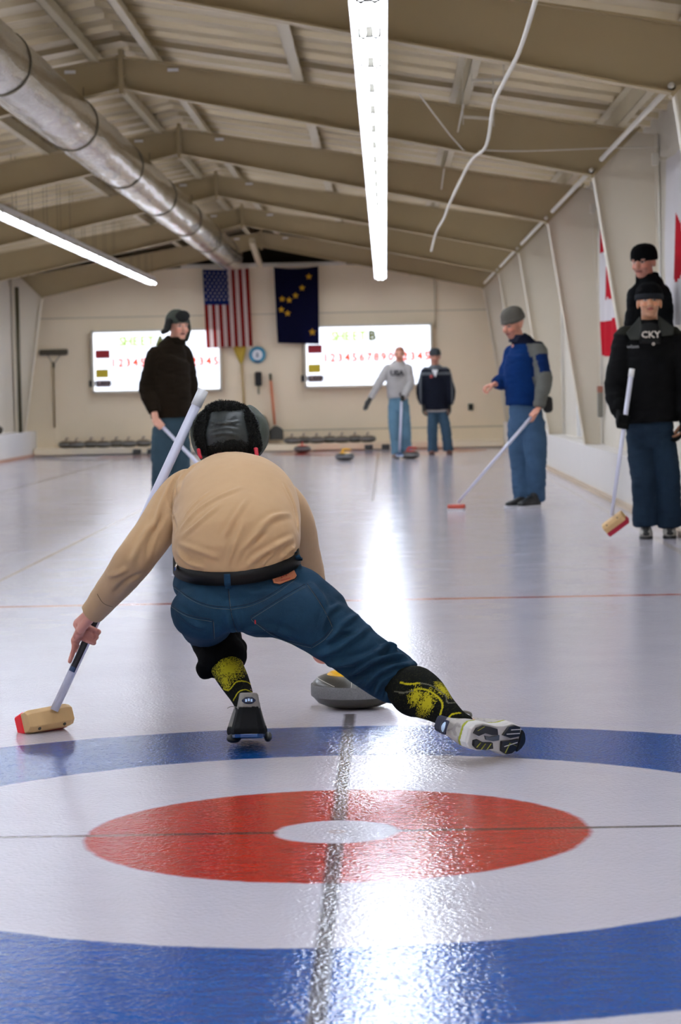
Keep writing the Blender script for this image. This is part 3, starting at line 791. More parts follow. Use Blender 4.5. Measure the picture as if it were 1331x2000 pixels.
def shoe(parent,heel,toe,ankle,cols,s=1.0,lift=0.,name='shoe',label=None):
    heel=Vector(heel);toe=Vector(toe); d=(toe-heel); L=d.length; d.normalize(); up=Vector((0,0,1)); S=d.cross(up).normalized(); up=S.cross(d)
    mb=MB(); hh=.05*s
    P=[heel+up*(hh*.9)+d*.01,heel+d*L*.2+up*hh*1.05,heel+d*L*.42+up*hh*1.05,heel+d*L*.66+up*hh*.8,heel+d*L*.86+up*hh*.62,toe-d*.03+up*hh*.5]
    mb.tube(P,[.034*s,.040*s,.042*s,.048*s,.045*s,.03*s],[.046*s,.052*s,.05*s,.036*s,.026*s,.02*s],side=S,n=20,spl=4)
    mb.tube([heel+d*.055*s+up*.04*s,heel+d*.06*s+up*.10*s],[.040*s,.036*s],[.046*s,.042*s],side=S,n=18,spl=2)
    me=remesh(mb,.005,5,name='shoe')
    for v in me.vertices:
        h=(v.co-heel).dot(up)
        if h<.012*s: v.co+=up*(.012*s-h)
    sh=link(name,me,mat('shoe_upper_%s'%cols[2],cols[0],.5,var=.1),parent)
    if label: sh['label']=label
    mb=MB(); R=[]
    out=[(0.0,.020),(.04,.034),(.2,.038),(.45,.036),(.68,.047),(.86,.042),(.97,.024),(1.0,.008)]
    for z in (0.,.014*s,.020*s):
        R.append([heel+d*L*a+S*w*s+up*z for a,w in out]+[heel+d*L*a-S*w*s+up*z for a,w in out[::-1]])
    mb.rings(R).build('sole',mat('shoe_sole_%s'%cols[2],cols[1],.5),sh,bevel=.002)
    return sh
def human(name,label,base,sp):
    """sp: joints in metres (Vector) and radii; builds a continuous body plus clothing children"""
    J=sp['J']; s=sp.get('s',1.0); f=Vector(sp['face']).normalized(); bf=Vector(sp.get('front',sp['face'])).normalized()
    side=(J['shL']-J['shR']).normalized()
    up=sp.get('headup',(0,0,1)); hc=J['head']; k=sp.get('hk',1.0)
    # ---- body
    mb=MB(); R,W=head(mb,hc,f,up,k)
    mb.tube([hc-Vector((0,0,.05))*k-f*.02,J['neck'],J['neck']-Vector((0,0,.06))],[.056*s,.056*s,.062*s],n=18,spl=4)
    mb.tube([J['neck']-Vector((0,0,.07)),J['neck'].lerp(J['chest'],.45),J['chest'],J['waist'],J['hip']],[.06*s,.11*s,.14*s,.13*s,.13*s],[.05*s,.075*s,.09*s,.09*s,.09*s],side=side,n=20,spl=4)
    for a in 'LR':
        mb.tube([J['sh'+a],J['el'+a],J['wr'+a]],[.045*s,.038*s,.027*s],n=14,spl=4)
        mb.tube([J['hp'+a],J['kn'+a],J['an'+a],J['an'+a]-Vector((0,0,.03))],[.075*s,.052*s,.036*s,.034*s],n=14,spl=4)
        h=sp.get('hand'+a)
        if h: h(mb,J['wr'+a])
    me=remesh(mb,sp.get('vox',.006),2,.5,name='person')
    fc=facecol(hc,R,k,sp['skin'],**sp.get('facekw',{})); gl=sp.get('glove')
    paint(me,lambda p,n: fc(p) if (p-hc).length<.2 else sp['skin'])
    o=link(name,me,mat('skin',(200,150,120),.5,attr=True,var=.04,vs=40),None); tag(o,label,'person')
    # ---- trousers
    mb=MB(); t=sp.get('tr',{}); ph=t.get('hw',.165)*s; pdp=t.get('dp',.125)*s; th=t.get('th',.092)*s; kn=t.get('kn',.070)*s; cf=t.get('cf',.070)*s
    hip=J['hip']
    mb.tube([J['waist'].lerp(hip,.45),hip,hip-Vector((0,0,.07*s))],[ph*.92,ph,ph*.92],[pdp*.92,pdp,pdp*.95],side=side,n=24,spl=4)
    for a in 'LR':
        kk=J['kn'+a]; aa=J['an'+a]
        mb.tube([J['hp'+a],J['hp'+a].lerp(kk,.5),kk,kk.lerp(aa,.5),aa-Vector((0,0,.02))],[th*.86,th*.93,kn,kn*.95,cf],n=18,spl=4,round_=False)
        mb.ell(J['hp'+a]+Vector((0,0,.0)),(th*.9,th*.9,th*.9))
    me=remesh(mb,.010,5,name='jeans')
    displace(me,lambda c,n:(.007*nz((c.x,c.y,c.z*2.4),7,3)+.005*nz((c.x,c.y,c.z*3),15,9))*s)
    link('jeans',me,mat(*sp['jeans']),o)
    # ---- top
    mb=MB(); t=sp.get('top',{}); C=t.get('w',[.165,.185,.19,.195,.13,.068]); D=t.get('d',[.135,.14,.135,.13,.10,.07]); hem=J['hem']
    nk=J['neck']; shm=(J['shL']+J['shR'])/2
    L=[hem,J['waist'],J['chest'],shm-Vector((0,0,.035*s)),shm.lerp(nk,.45)+Vector((0,0,.02*s)),nk+Vector((0,0,.035*s))]
    mb.tube(L,[x*s for x in C],[x*s for x in D],side=side,n=28,spl=5,round_=False)
    ar=t.get('arm',[.072,.064,.052,.045])
    for a in 'LR':
        e,w=J['el'+a],J['wr'+a]; sh=J['sh'+a]
        mb.tube([sh.lerp(shm,.25),sh,sh.lerp(e,.5),e,e.lerp(w,.6),w+(w-e).normalized()*t.get('cuff',.0)],[ar[0]*.9*s,ar[0]*s,ar[1]*1.03*s,ar[1]*s,ar[2]*s,ar[3]*s],n=18,spl=4,round_=False)
    me=remesh(mb,.009,6,name='top')
    displace(me,lambda c,n:(.008*nz((c.x,c.y,c.z*2.0),6,5)+.006*nz((c.x,c.y,c.z*2.6),13,1))*s)
    cf=sp.get('topcol')
    if cf: paint(me,cf)
    tp=link(sp.get('topname','jacket'),me,mat(*sp['topmat'],**sp.get('topkw',{})),o)
    return o,R,W,tp
def beanie(o,c,R,k,col,name='beanie',h=.105,fold=True,tilt=0.,w=.088,band=None,sub=None,z0=.035):
    W=lambda x,y,z: c+R@Vector((x*k,y*k,z*k))
    mb=MB(); pr=[(w*1.0,.0),(w*1.035,.012),(w*1.03,h*.38),(w*.98,h*.56),(w*.88,h*.72),(w*.72,h*.85),(w*.5,h*.945),(w*.25,h*.99),(w*.08,h)]
    M=R@Matrix.Rotation(tilt,3,'X')@Matrix.Diagonal((k,k*1.17,k)).to_3x3()
    mb.lathe(pr,W(0,-.012,z0),M,n=32); me=mb.mesh('hat'); 
    displace(me,lambda p,n:.003*nz(p,40))
    b=link(name,me,mat(name+'_knit_%d'%col[0],col,.95,bump=.8,bs=220,bd=.004,var=.3,vs=120,spec=.08),o)
    if fold:
        MB().lathe([(w*1.00,-.004),(w*1.07,0),(w*1.09,.016),(w*1.07,.034),(w*1.0,.038)],W(0,-.012,z0-.004),M,n=32,cap=False).build('folded_brim',mat(name+'_brim_%d'%(band or col)[0],band or col,.95,spec=.08,bump=.8,bs=240,bd=.004,var=.5,vs=150),b,smooth=True)
    return b
V3=Vector
DN=('dark_denim',(34,52,68),.8); 
def denim(name,c): mat(name,c,.85,spec=.15,var=.22,vs=9,bump=.35,bs=400,bd=.002); return (name,c)
# ---- man in the blue jacket
def bluecol(p,n,J):
    a,b,w=J['shL'],J['elL'],J['wrL']; d=b-a; t=(p-a).dot(d)/d.length_squared; d2=w-b; t2=(p-b).dot(d2)/d2.length_squared
    ra=(p-(a+d*max(-.2,min(1,t)))).length; rb2=(p-(b+d2*max(0,min(1.3,t2)))).length
    if p.z>J['neck'].z-.035: return (16,20,36)
    if ra<.098 or rb2<.085:
        o=n.dot(V3((.55,-.83,0)))
        if .22<t<.78 and ra<.098 and o>.35: return (9,34,78)
        return (100,100,94)
    return (9,42,92)
Y=21.3; P=lambda u,v,d=0.: at(u,v,Y+d)
J=dict(head=P(1003,634,-.02),neck=P(1013,664),chest=P(1024,715),waist=P(1026,770),hip=P(1028,808),hem=P(1026,792),
 shL=P(1052,684,-.10),shR=P(1002,690,.12),elL=P(1064,745,-.2),wrL=P(1053,795,-.24),elR=P(985,742,.10),wrR=P(968,750,-.02),
 hpL=P(1044,830,-.05),hpR=P(1014,830,.05),knL=P(1048,898,-.08),knR=P(1016,898,.04),anL=P(1047,972,0),anR=P(1022,974,.0))
BRb=(at(1047,805,Y-.26),at(892,985,Y-.45)); ax=(BRb[0]-BRb[1]).normalized()
o,R,W,tp=human('person','man in a blue jacket with grey sleeves and grey knit hat, leaning over his broom',None,dict(J=J,face=(-.80,-.72,-.30),front=(-.9,-.4,0),skin=(196,134,108),vox=.006,
 facekw=dict(stub=(180,120,98)),hk=1.06,jeans=denim('mid_blue_denim',(60,86,112)),
 tr=dict(hw=.155,dp=.15,th=.112,kn=.092,cf=.085),top=dict(w=[.165,.18,.18,.175,.13,.07],d=[.17,.175,.17,.15,.10,.065],arm=[.078,.070,.062,.048]),
 topmat=('fleece_jacket',(20,60,130),.9),topkw=dict(attr=True,var=.15,vs=60,bump=.4,bs=200,spec=.12),
 topcol=lambda p,n: bluecol(p,n,J),
 handL=lambda mb,w: grip_hand(mb,w,BRb[0]+(BRb[1]-BRb[0])*.02,-ax,V3((.5,-.6,.5)),.013,1.05),
 handR=lambda mb,w: relaxed_hand(mb,w,(-.9,-.3,-.25),(.2,0,-1),1.05,1.1,1)))
beanie(o,J['head'],R,1.06,(92,88,80),'knit_hat',h=.115,tilt=-.1)
mbc=MB(); mbc.tube([J['neck']-V3((0,0,.02)),J['neck']+V3((.0,0,.045))],[.085,.082],[.078,.075],side=(1,0,0),n=24,spl=1,round_=False); link('collar',mbc.mesh('c'),mat('navy_collar',(16,24,48),.8),o)
for a,t,lab in (((1040,988,-.02),(986,990,-.12),'R'),((1064,988,.03),(1013,991,-.25),'L')):
    h=P(*a); t2=P(*t); h.z=.0; t2.z=0; h=t2+(h-t2).normalized()*.29; shoe(o,h,t2,None,((16,16,16),(200,200,204),'black_a'))
mbt=MB(); mbt.tube([P(1069,780,-.1),P(1071,800,-.1)],[.05,.045],[.03,.03],side=(1,0,0),n=12,spl=2); link('glove_in_pocket',remesh(mbt,.008,3),M_black,o)
broom(BRb[0]+ax*.02,BRb[1],'white-shafted curling broom with a small red head held by the man in blue',.016,.012,head=blockhead((.9,-.2,0),(0,0,1),.145,.075,.035,block=mat('red_block',(186,70,48),.5),pad=mat('white_pad',(224,220,220),.6),ph=.025))
# ---- man in the grey sweatshirt
Y=36.6; P=lambda u,v,d=0.: at(u,v,Y+d)
J=dict(head=P(781,692),neck=P(779,712),chest=P(777,735),waist=P(778,765),hip=P(779,784),hem=P(779,777),
 shL=P(797,719),shR=P(757,721),elL=P(803,748,-.05),wrL=P(789,778,-.22),elR=P(738,752,-.06),wrR=P(724,778,-.12),
 hpL=P(789,792),hpR=P(769,792),knL=P(793,838,-.06),knR=P(770,838,-.06),anL=P(795,882),anR=P(775,884))
B1=(at(785,778,Y-.30),at(781,887,Y-.35)); ax1=(B1[0]-B1[1]).normalized()
o,R,W,tp=human('person','man in a grey sweatshirt pointing down with a gloved hand at the far end',None,dict(J=J,face=(-.15,-1,-.1),s=.98,skin=(206,142,116),vox=.007,
 facekw=dict(hair=(150,92,66)),jeans=denim('light_blue_denim',(96,130,150)),tr=dict(hw=.155,dp=.12,th=.095,kn=.08,cf=.082),
 top=dict(w=[.165,.175,.18,.17,.13,.07]),topname='sweatshirt',topmat=('grey_sweatshirt',(170,166,162),.95),topkw=dict(var=.08,bump=.3,bs=150),
 handL=lambda mb,w: grip_hand(mb,w,B1[0],ax1,V3((0,-1,.2)),.013,1),
 handR=lambda mb,w: relaxed_hand(mb,w,w-J['elR'],(.5,.5,0),1.0,.15,-1,spread=.03)))
text('chest_lettering','USA',P(776,729,-.16),.11,mat('dark_print2',(50,48,50),.7),o,X=(1,-.05,0),off=.006,ext=.008)
def glove(o,w,e,d,s=1.):
    mb=MB(); relaxed_hand(mb,w,d,(.5,.5,0),1.22,.15,-1,spread=.03); mb.tube([w-(w-e).normalized()*.03,w+Vector(d).normalized()*.03],[.038,.036],n=14,spl=1)
    link('glove',remesh(mb,.006,2),mat('dark_glove',(34,34,30),.7),o)
glove(o,J['wrR'],J['elR'],J['wrR']-J['elR'])
mb=MB(); grip_hand(mb,J['wrL'],B1[0],ax1,V3((0,-1,.2)),.013,1.2); link('glove',remesh(mb,.006,2),mat('dark_glove',(34,34,30),.7),o)
for a,t in (((777,892,.1),(770,897,-.17)),((799,890,.1),(806,893,-.15))):
    h=P(*a);t2=P(*t);h.z=t2.z=0; shoe(o,h,t2,None,((120,96,84),(150,150,150),'brown_a'))
mb=MB(); mb.tube([J['neck']-V3((0,0,.05)),J['neck']+V3((0,.03,.01)),J['neck']+V3((0,.07,.0))],[.10,.11,.08],[.09,.08,.05],side=(1,0,0),n=20,spl=3); link('hood',remesh(mb,.01,4),mat('grey_sweatshirt',(170,166,162)),o)
broom(B1[0]+ax1*.05,B1[1]+V3((0,0,.02)),'white-shafted broom with a blue head held upright by the man in grey',.017,.017,head=blockhead((.3,-1,0),(0,0,1),.16,.08,.03,block=mat('blue_block',(60,84,120),.5),pad=mat('pale_blue_pad',(180,196,220),.6),ph=.025))
# ---- man in the dark jacket
Y=38.2; P=lambda u,v,d=0.: at(u,v,Y+d)
J=dict(head=P(850,697),neck=P(850,717),chest=P(852,742),waist=P(853,770),hip=P(855,790),hem=P(854,800),
 shL=P(870,727),shR=P(832,727),elL=P(881,762,-.05),wrL=P(879,790,-.02),elR=P(822,762,-.05),wrR=P(827,790,-.02),
 hpL=P(865,804),hpR=P(846,804),knL=P(872,842,-.04),knR=P(845,842,-.04),anL=P(876,878),anR=P(846,880))
o,R,W,tp=human('person','man in a black and grey padded jacket with hands down, at the far end',None,dict(J=J,face=(0,-1,-.1),s=.98,skin=(180,126,104),vox=.007,
 jeans=denim('slate_denim',(58,82,100)),tr=dict(hw=.15,dp=.12,th=.092,kn=.085,cf=.088),
 top=dict(w=[.19,.21,.215,.185,.14,.075],d=[.15,.16,.16,.14,.11,.07],arm=[.085,.078,.072,.055]),topmat=('winter_jacket',(20,22,30),.8),topkw=dict(attr=True,var=.1,spec=.15),
 topcol=lambda p,n: (88,92,96) if (abs(p.z-(J['chest'].z+.10))<.02 or (abs(abs(p.x-J['chest'].x)-.25)<.018 and n.y<.2) or (p.z>J['neck'].z-.03)) else (16,20,32),
 handL=lambda mb,w: relaxed_hand(mb,w,(.0,-.1,-1),(-1,0,0),1.15,.6,1),handR=lambda mb,w: relaxed_hand(mb,w,(0,-.1,-1),(1,0,0),1.15,.6,-1)))
beanie(o,J['head'],R,1.0,(62,66,68),'grey_beanie')
MB().prism([P(844,722,-.17),P(856,722,-.17),P(851,737,-.19)],(0,.03,0)).build('white_shirt_collar',M_white,o,bevel=.004)
MB().box(P(843,735,-.175),(.045,.02,.045)).build('chest_badge',mat('badge_red',(170,60,56),.6),o,bevel=.008)
mb=MB(); mb.tube([J['hem']-V3((0,0,-.02)),J['hem']-V3((0,0,.035))],[.165,.162],[.13,.128],side=(1,0,0),n=28,spl=1,round_=False); mb.build('shirt_hem',mat('pale_shirt',(170,164,158),.8),o,smooth=True)
for w in ('wrL','wrR'):
    mb=MB(); relaxed_hand(mb,J[w],(0,-.1,-1),(1 if w=='wrR' else -1,0,0),1.3,.6,1); link('glove',remesh(mb,.007,2),mat('dark_glove',(34,34,30)),o)
for a,t in (((846,886,.1),(843,889,-.17)),((876,885,.1),(880,888,-.15))):
    h=P(*a);t2=P(*t);h.z=t2.z=0; shoe(o,h,t2,None,((96,58,46),(60,40,36),'brown_b'))
# ---- man in the brown coat (left)
Y=20.8; P=lambda u,v,d=0.: at(u,v,Y+d)
J=dict(head=P(348,638),neck=P(343,668),chest=P(330,715),waist=P(331,775),hip=P(334,825),hem=P(334,816),
 shL=P(358,690,.12),shR=P(303,695,-.10),elL=P(371,750,.14),wrL=P(362,800,.1),elR=P(288,758,-.12),wrR=P(302,806,-.2),
 hpL=P(350,845,.05),hpR=P(318,845,-.05),knL=P(352,915,.0),knR=P(316,920,-.06),anL=P(352,985),anR=P(314,990))
B2=(at(312,828,Y-.25),at(470,1003,Y-.25)); ax2=(B2[0]-B2[1]).normalized()
o,R,W,tp=human('person','man in a dark brown coat and trapper hat standing before the SHEET A board',None,dict(J=J,face=(.55,-.80,-.05),front=(.8,-.5,0),skin=(206,150,124),vox=.006,hk=1.05,
 jeans=denim('grey_green_denim',(54,74,84)),tr=dict(hw=.155,dp=.14,th=.105,kn=.088,cf=.085),
 top=dict(w=[.17,.19,.195,.175,.12,.07],d=[.17,.175,.165,.14,.11,.07],arm=[.08,.076,.066,.05]),topname='coat',topmat=('dark_brown_coat',(28,20,10),.85),topkw=dict(var=.2,vs=10,bump=.3,spec=.1),
 handR=lambda mb,w: grip_hand(mb,w,B2[0],ax2,V3((-.6,-.7,.2)),.013,1.08),handL=lambda mb,w: relaxed_hand(mb,w,(.1,0,-1),(-1,0,0),1,.6,1)))
W2=lambda x,y,z: J['head']+R@V3((x,y,z))*1.05
mb=MB(); mb.ell(W2(0,-.02,.045),(.098,.112,.105),R,n=24); me=remesh(mb,.006,2); 
for v in me.vertices:
    q=R.transposed()@(v.co-J['head'])
    if q.z<.03 and q.y>-.02: v.co+=R@V3((0,0,.03-q.z))*.9
hat=link('trapper_hat',me,mat('olive_hat_cloth',(60,66,56),.85,var=.2),o)
mb=MB(); mb.ell(W2(0,.078,.088),(.070,.032,.050),R); me=remesh(mb,.006,1); displace(me,lambda c,n:.005*nz(c,60)); link('fur_brim',me,mat('black_fur',(20,20,16),.95,var=.4,vs=90),hat)
mb=MB(); mb.tube([W2(-.093,-.02,.05),W2(-.100,-.02,-.03),W2(-.085,-.01,-.11)],[.05,.055,.03],[.02,.02,.015],side=R@V3((0,1,0)),n=16,spl=4); link('ear_flap',remesh(mb,.007,3),MATS['olive_hat_cloth'],hat)
mb=MB(); mb.tube([W2(.090,.01,.05),W2(.115,.02,-.02),W2(.150,.02,-.045)],[.05,.05,.035],[.02,.022,.02],side=R@V3((0,1,0)),n=16,spl=4); me=remesh(mb,.007,2); displace(me,lambda c,n:.004*nz(c,60)); link('ear_flap',me,MATS['black_fur'],hat)
mb=MB(); mb.tube([J['neck']-V3((0,0,.02)),J['neck']+V3((.0,0,.04))],[.09,.088],[.085,.08],side=(1,0,0),n=24,spl=1,round_=False); link('collar',mb.mesh('c'),mat('dark_brown_coat',(38,28,18)),o)
for a,t in (((352,1008,.1),(380,1010,-.12)),((312,1010,.0),(335,1014,-.2))):
    h=P(*a);t2=P(*t);h.z=t2.z=0; h=t2+(h-t2).normalized()*.28; shoe(o,h,t2,None,((30,28,26),(60,60,60),'dark_c'))
broom(B2[0]+ax2*.03,B2[1]+V3((0,0,.05)),'white-shafted broom slanting from the hand of the man in the brown coat',.0155,.0155,head=blockhead((1,-.3,0),(0,0,1),.16,.08,.03))
# ---- man in the black coat (right edge)
Y=16.7; P=lambda u,v,d=0.: at(u,v,Y+d)
J=dict(head=P(1269,592,-.03),neck=P(1270,638,.02),chest=P(1270,690),waist=P(1268,765),hip=P(1270,830),hem=P(1270,826),
 shL=P(1318,662),shR=P(1222,662),elL=P(1345,752,-.05),wrL=P(1338,815,-.06),elR=P(1203,757,-.05),wrR=P(1210,806,-.15),
 hpL=P(1294,858),hpR=P(1250,858),knL=P(1304,930,-.06),knR=P(1258,930,-.06),anL=P(1311,1022,0),anR=P(1262,1020,0))
B3=(at(1217,826,Y-.22),at(1192,1030,Y-.30)); ax3=(at(1235,722,Y-.22)-B3[1]).normalized(); B3=(B3[1]+ax3*.72,B3[1])
o,R,W,tp=human('person','man in a black coat and black knit hat, looking ahead at the right edge',None,dict(J=J,face=(-.05,-1,.16),headup=(0,.1,1),skin=(196,140,104),vox=.005,hk=1.0,
 facekw=dict(lip=(136,66,56),brow=(46,34,28),stub=(172,124,94)),jeans=denim('deep_blue_denim',(28,44,60)),tr=dict(hw=.165,dp=.13,th=.105,kn=.09,cf=.095),
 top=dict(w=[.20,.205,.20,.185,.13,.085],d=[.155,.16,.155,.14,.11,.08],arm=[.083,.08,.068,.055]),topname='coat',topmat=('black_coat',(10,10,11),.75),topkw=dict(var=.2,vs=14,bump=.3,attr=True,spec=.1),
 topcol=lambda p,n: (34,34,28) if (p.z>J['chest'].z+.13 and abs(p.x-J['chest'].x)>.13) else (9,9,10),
 handR=lambda mb,w: grip_hand(mb,w,B3[0],ax3,V3((-.7,-.6,.1)),.013,1.05),handL=lambda mb,w: relaxed_hand(mb,w,(-.2,-.1,-1),(-1,0,0),1.05,.6,1)))
b=beanie(o,J['head'],R,1.0,(12,12,14),'black_beanie',h=.115,w=.092,z0=.03,tilt=-.12,band=(40,42,46))
mb=MB(); grip_hand(mb,J['wrR'],B3[0],ax3,V3((-.7,-.6,.1)),.012,1.28); mb.tube([J['wrR']+V3((0,0,.06)),J['wrR']-V3((0,0,.01))],[.048,.042],n=14,spl=1); link('glove',remesh(mb,.006,2),mat('black_glove',(9,9,9),.8,spec=.12),o)
mb=MB(); relaxed_hand(mb,J['wrL'],(-.2,-.1,-1),(-1,0,0),1.28,.6,1); mb.tube([J['wrL']+V3((0,0,.05)),J['wrL']-V3((0,0,.02))],[.046,.042],n=14,spl=1); link('glove',remesh(mb,.006,2),MATS['black_glove'],o)
# t-shirt front, collar leaves, lettering
mb=MB(); mb.tube([P(1270,672,-.135),P(1270,652,-.11),P(1270,636,-.075)],[.075,.075,.068],[.03,.03,.04],side=(1,0,0),n=20,spl=4,round_=False); link('t_shirt',remesh(mb,.008,3),mat('black_tshirt',(8,8,8),.9),o)
text('shirt_lettering','CKY',P(1272,654,-.175),.066,mat('pale_print',(206,196,184),.7),o,X=(1,0,0),Z=(0,.35,1),off=.001,ext=.004)
text('shirt_lettering','o',P(1277,671,-.185),.04,MATS['pale_print'],o,Z=(0,.2,1),off=.001,ext=.004)
text('chest_logo','wilson',P(1237,677,-.17),.032,mat('grey_print3',(150,150,150),.7),o,X=(1,-.25,0),Z=(0,.2,1),ext=.004)
for s,q in ((-1,((1251,618,-.05),(1224,650,-.10),(1232,664,-.135),(1250,664,-.155),(1255,640,-.12))),(1,((1287,616,-.05),(1318,640,-.10),(1316,654,-.13),(1294,657,-.155),(1287,634,-.12)))):
    mb=MB(); mb.prism([P(*x) for x in q],(0,.02,0)); mb.build('collar_leaf',mat('charcoal_collar',(46,48,44),.8,spec=.2),o,bevel=.006)
for a,t,l in (((1262,1040,.12),(1263,1052,-.16),'R'),((1306,1040,.12),(1310,1052,-.15),'L')):
    h=P(*a);t2=P(*t);h.z=t2.z=0; sh=shoe(o,h,t2,None,((150,146,138),(30,30,30),'grey_b'))
    c=h.lerp(t2,.72)+V3((0,0,.055)); mb=MB(); mb.tube([h.lerp(t2,.45)+V3((0,0,.088)),h.lerp(t2,.7)+V3((0,0,.068)),h.lerp(t2,.94)+V3((0,0,.036))],[.018,.022,.024],[.012,.012,.012],side=(1,0,0),n=12,spl=3); mb.build('tongue',mat('dark_mesh',(34,34,34),.7),sh,smooth=True)
broom(at(1235,722,Y-.22),B3[1]+ax3*.06,'tall white-shafted broom with pale wood and red head, held by the man in black',.0175,.012,head=blockhead((.78,-.3,.60),(-.5,-.25,.8),.165,.085,.055,pad=mat('deep_red_pad',(168,14,44),.7),ph=.035))
# ---- man behind, standing on the bumper board
Y=18.3; P=lambda u,v,d=0.: at(u,v,Y+d)
J=dict(head=P(1258,512),neck=P(1264,545,.02),chest=P(1272,600,.02),waist=P(1276,665),hip=P(1280,720),hem=P(1280,735),
 shL=P(1296,574,.05),shR=P(1244,572,-.02),elL=P(1299,650,.02),wrL=P(1292,715,-.05),elR=P(1236,640,-.08),wrR=P(1262,690,-.18),
 hpL=P(1288,760),hpR=P(1268,760),knL=P(1290,820),knR=P(1276,820),anL=P(1290,880),anR=P(1280,880))
o,R,W,tp=human('person','man in black standing on the bumper board behind the man in the black coat',None,dict(J=J,face=(-.55,-.85,-.12),skin=(186,128,104),vox=.006,hk=1.08,
 facekw=dict(stub=(170,114,94)),jeans=denim('black_trousers',(14,16,20)),tr=dict(hw=.14,dp=.11,th=.07,kn=.055,cf=.055),
 top=dict(w=[.16,.17,.175,.165,.12,.07],d=[.12,.13,.13,.12,.10,.07],arm=[.066,.062,.054,.045]),topmat=('black_jacket',(8,9,11),.8),topkw=dict(var=.2,spec=.1),
 handL=lambda mb,w: relaxed_hand(mb,w,(0,0,-1),(-1,0,0),1,.6,1),handR=lambda mb,w: relaxed_hand(mb,w,(.6,0,-.8),(0,1,0),1,.6,-1)))
beanie(o,J['head'],R,1.08,(9,9,10),'black_beanie',h=.118,w=.090,fold=False,z0=.012)
for s in (-1,1):
    mb=MB(); mb.tube([J['neck']+V3((s*.045,-.05,-.03)),J['neck']+V3((s*.06,-.03,.04))],[.05,.03],[.016,.012],side=(1,-.3*s,0),n=14,spl=2); mb.build('collar_leaf',mat('black_jacket',(8,9,11)),o,smooth=True)
bx=2.2
for a in (J['anR'],J['anL']):
    h=V3((a.x,a.y+.07,.44)); t2=V3((a.x-.06,a.y-.19,.44)); shoe(o,h,t2,None,((14,14,14),(20,20,20),'black_c'))
# ------------------------------------------------------------ the sliding man
A_=at
def proj(p):
    d=p-V3((CX,0,H)); z=d.dot(F_); return 665.5+FL*d.dot(RT)/z, 1000-FL*d.dot(UP)/z
CAM=V3((CX,0,H))
def bvh(me): return BVHTree.FromPolygons([v.co for v in me.vertices],[tuple(p.vertices) for p in me.polygons])
def hits(T,poly,n=14,off=0.):
    out=[]
    for i in range(len(poly)-1):
        for k in range(n):
            t=k/n; u=poly[i][0]*(1-t)+poly[i+1][0]*t; v=poly[i][1]*(1-t)+poly[i+1][1]*t
            d=(at(u,v,7.)-CAM).normalized(); h=T.ray_cast(CAM,d)
            if h[0] is not None: out.append(h[0]+h[1]*off*(1 if h[1].dot(d)<0 else -1))
    return out
def dense(poly,n=6):
    return [tuple(q) for q in crom([tuple(map(float,p)) for p in poly],n)]
from mathutils.kdtree import KDTree
FK=1.9
def folds(me,L):
    """raise / sink creases that follow the given lines on the cloth"""
    T=bvh(me)
    sets=[]
    for poly,w,h in L:
        pts=hits(T,dense(poly),4)
        if len(pts)<2: continue
        kd=KDTree(len(pts)); [kd.insert(p,i) for i,p in enumerate(pts)]; kd.balance(); sets.append((kd,w,h,len(pts)))
    def f(c,n):
        d=0
        for kd,w,h,m in sets:
            co_,i,r=kd.find(c)
            if r<3*w:
                e=min(i,m-1-i)/(m*.25); e=min(1,e+.15); d+=FK*h*e*(math.exp(-(r/w)**2)-.35*math.exp(-((r-1.7*w)/w)**2))
        return d
    displace(me,f)
# joints
shL=A_(356,968,7.50); elL=A_(262,1094,7.36); wrL=A_(182,1196,7.53)
shR=A_(553,980,7.55); elR=A_(594,1080,7.68); wrR=A_(622,1228,7.93)
B0=A_(396,765,7.74); B1_=A_(100,1400,7.62); axb=(B1_-B0).normalized()
HC=A_(450,868,7.72); hf=V3((.03,1,-.10))
SIDE=(A_(580,1088,7.22)-A_(345,1106,7.22)).normalized()
hand_c=B0.lerp(B1_,.755)
spine=[A_(460,1122,7.20),A_(461,1078,7.25),A_(463,1032,7.32),A_(462,990,7.42),A_(453,960,7.52),A_(447,940,7.60),A_(449,930,7.66)]
skin=(206,140,122)
# ---- continuous body
mb=MB(); R,W=head(mb,HC,hf,(0,0,1),.95)
mb.tube([HC-V3((0,.02,.05)),A_(450,915,7.68),spine[5]],[.070,.074,.08],n=20,spl=3)
mb.tube([spine[5],spine[4],spine[2],spine[0]],[.09,.13,.15,.14],[.06,.09,.11,.09],side=SIDE,n=20,spl=4)
mb.tube([shL,A_(305,1036,7.42),elL,A_(222,1146,7.45),A_(190,1188,7.52),wrL],[.045,.042,.038,.031,.026,.025],n=16,spl=4); mb.tube([shR,elR,wrR],[.045,.04,.030],n=16,spl=4)
hpL=A_(405,1168,7.18); knL=A_(420,1222,7.50); anL=A_(486,1388,7.16)
hpR=A_(535,1165,7.17); knR=A_(765,1318,7.10); anR=A_(893,1408,6.86)
for a,b,c in ((hpL,knL,anL),(hpR,knR,anR)): mb.tube([a,b,c],[.07,.05,.030],n=16,spl=4)
mb.tube([anL,A_(484,1425,7.22)],[.028,.025],n=12,spl=1); mb.tube([anR,A_(930,1425,6.86)],[.028,.025],n=12,spl=1)
grip_hand(mb,wrL,hand_c,axb,V3((-.75,-.62,.05)),.0145,.97,sweep=3.9,flip=-1,index_out=True)
mb.tube([wrL-(wrL-elL).normalized()*.03,wrL,hand_c+V3((-.022,-.02,.045))],[.024,.026,.026],[.020,.022,.02],n=16,spl=3)
relaxed_hand(mb,wrR,A_(618,1270,7.98)-wrR,V3((.5,.2,-.6)),.95,.75,-1)
me=remesh(mb,.0036,2,.5,name='person')
fc=facecol(HC,R,.95,skin)
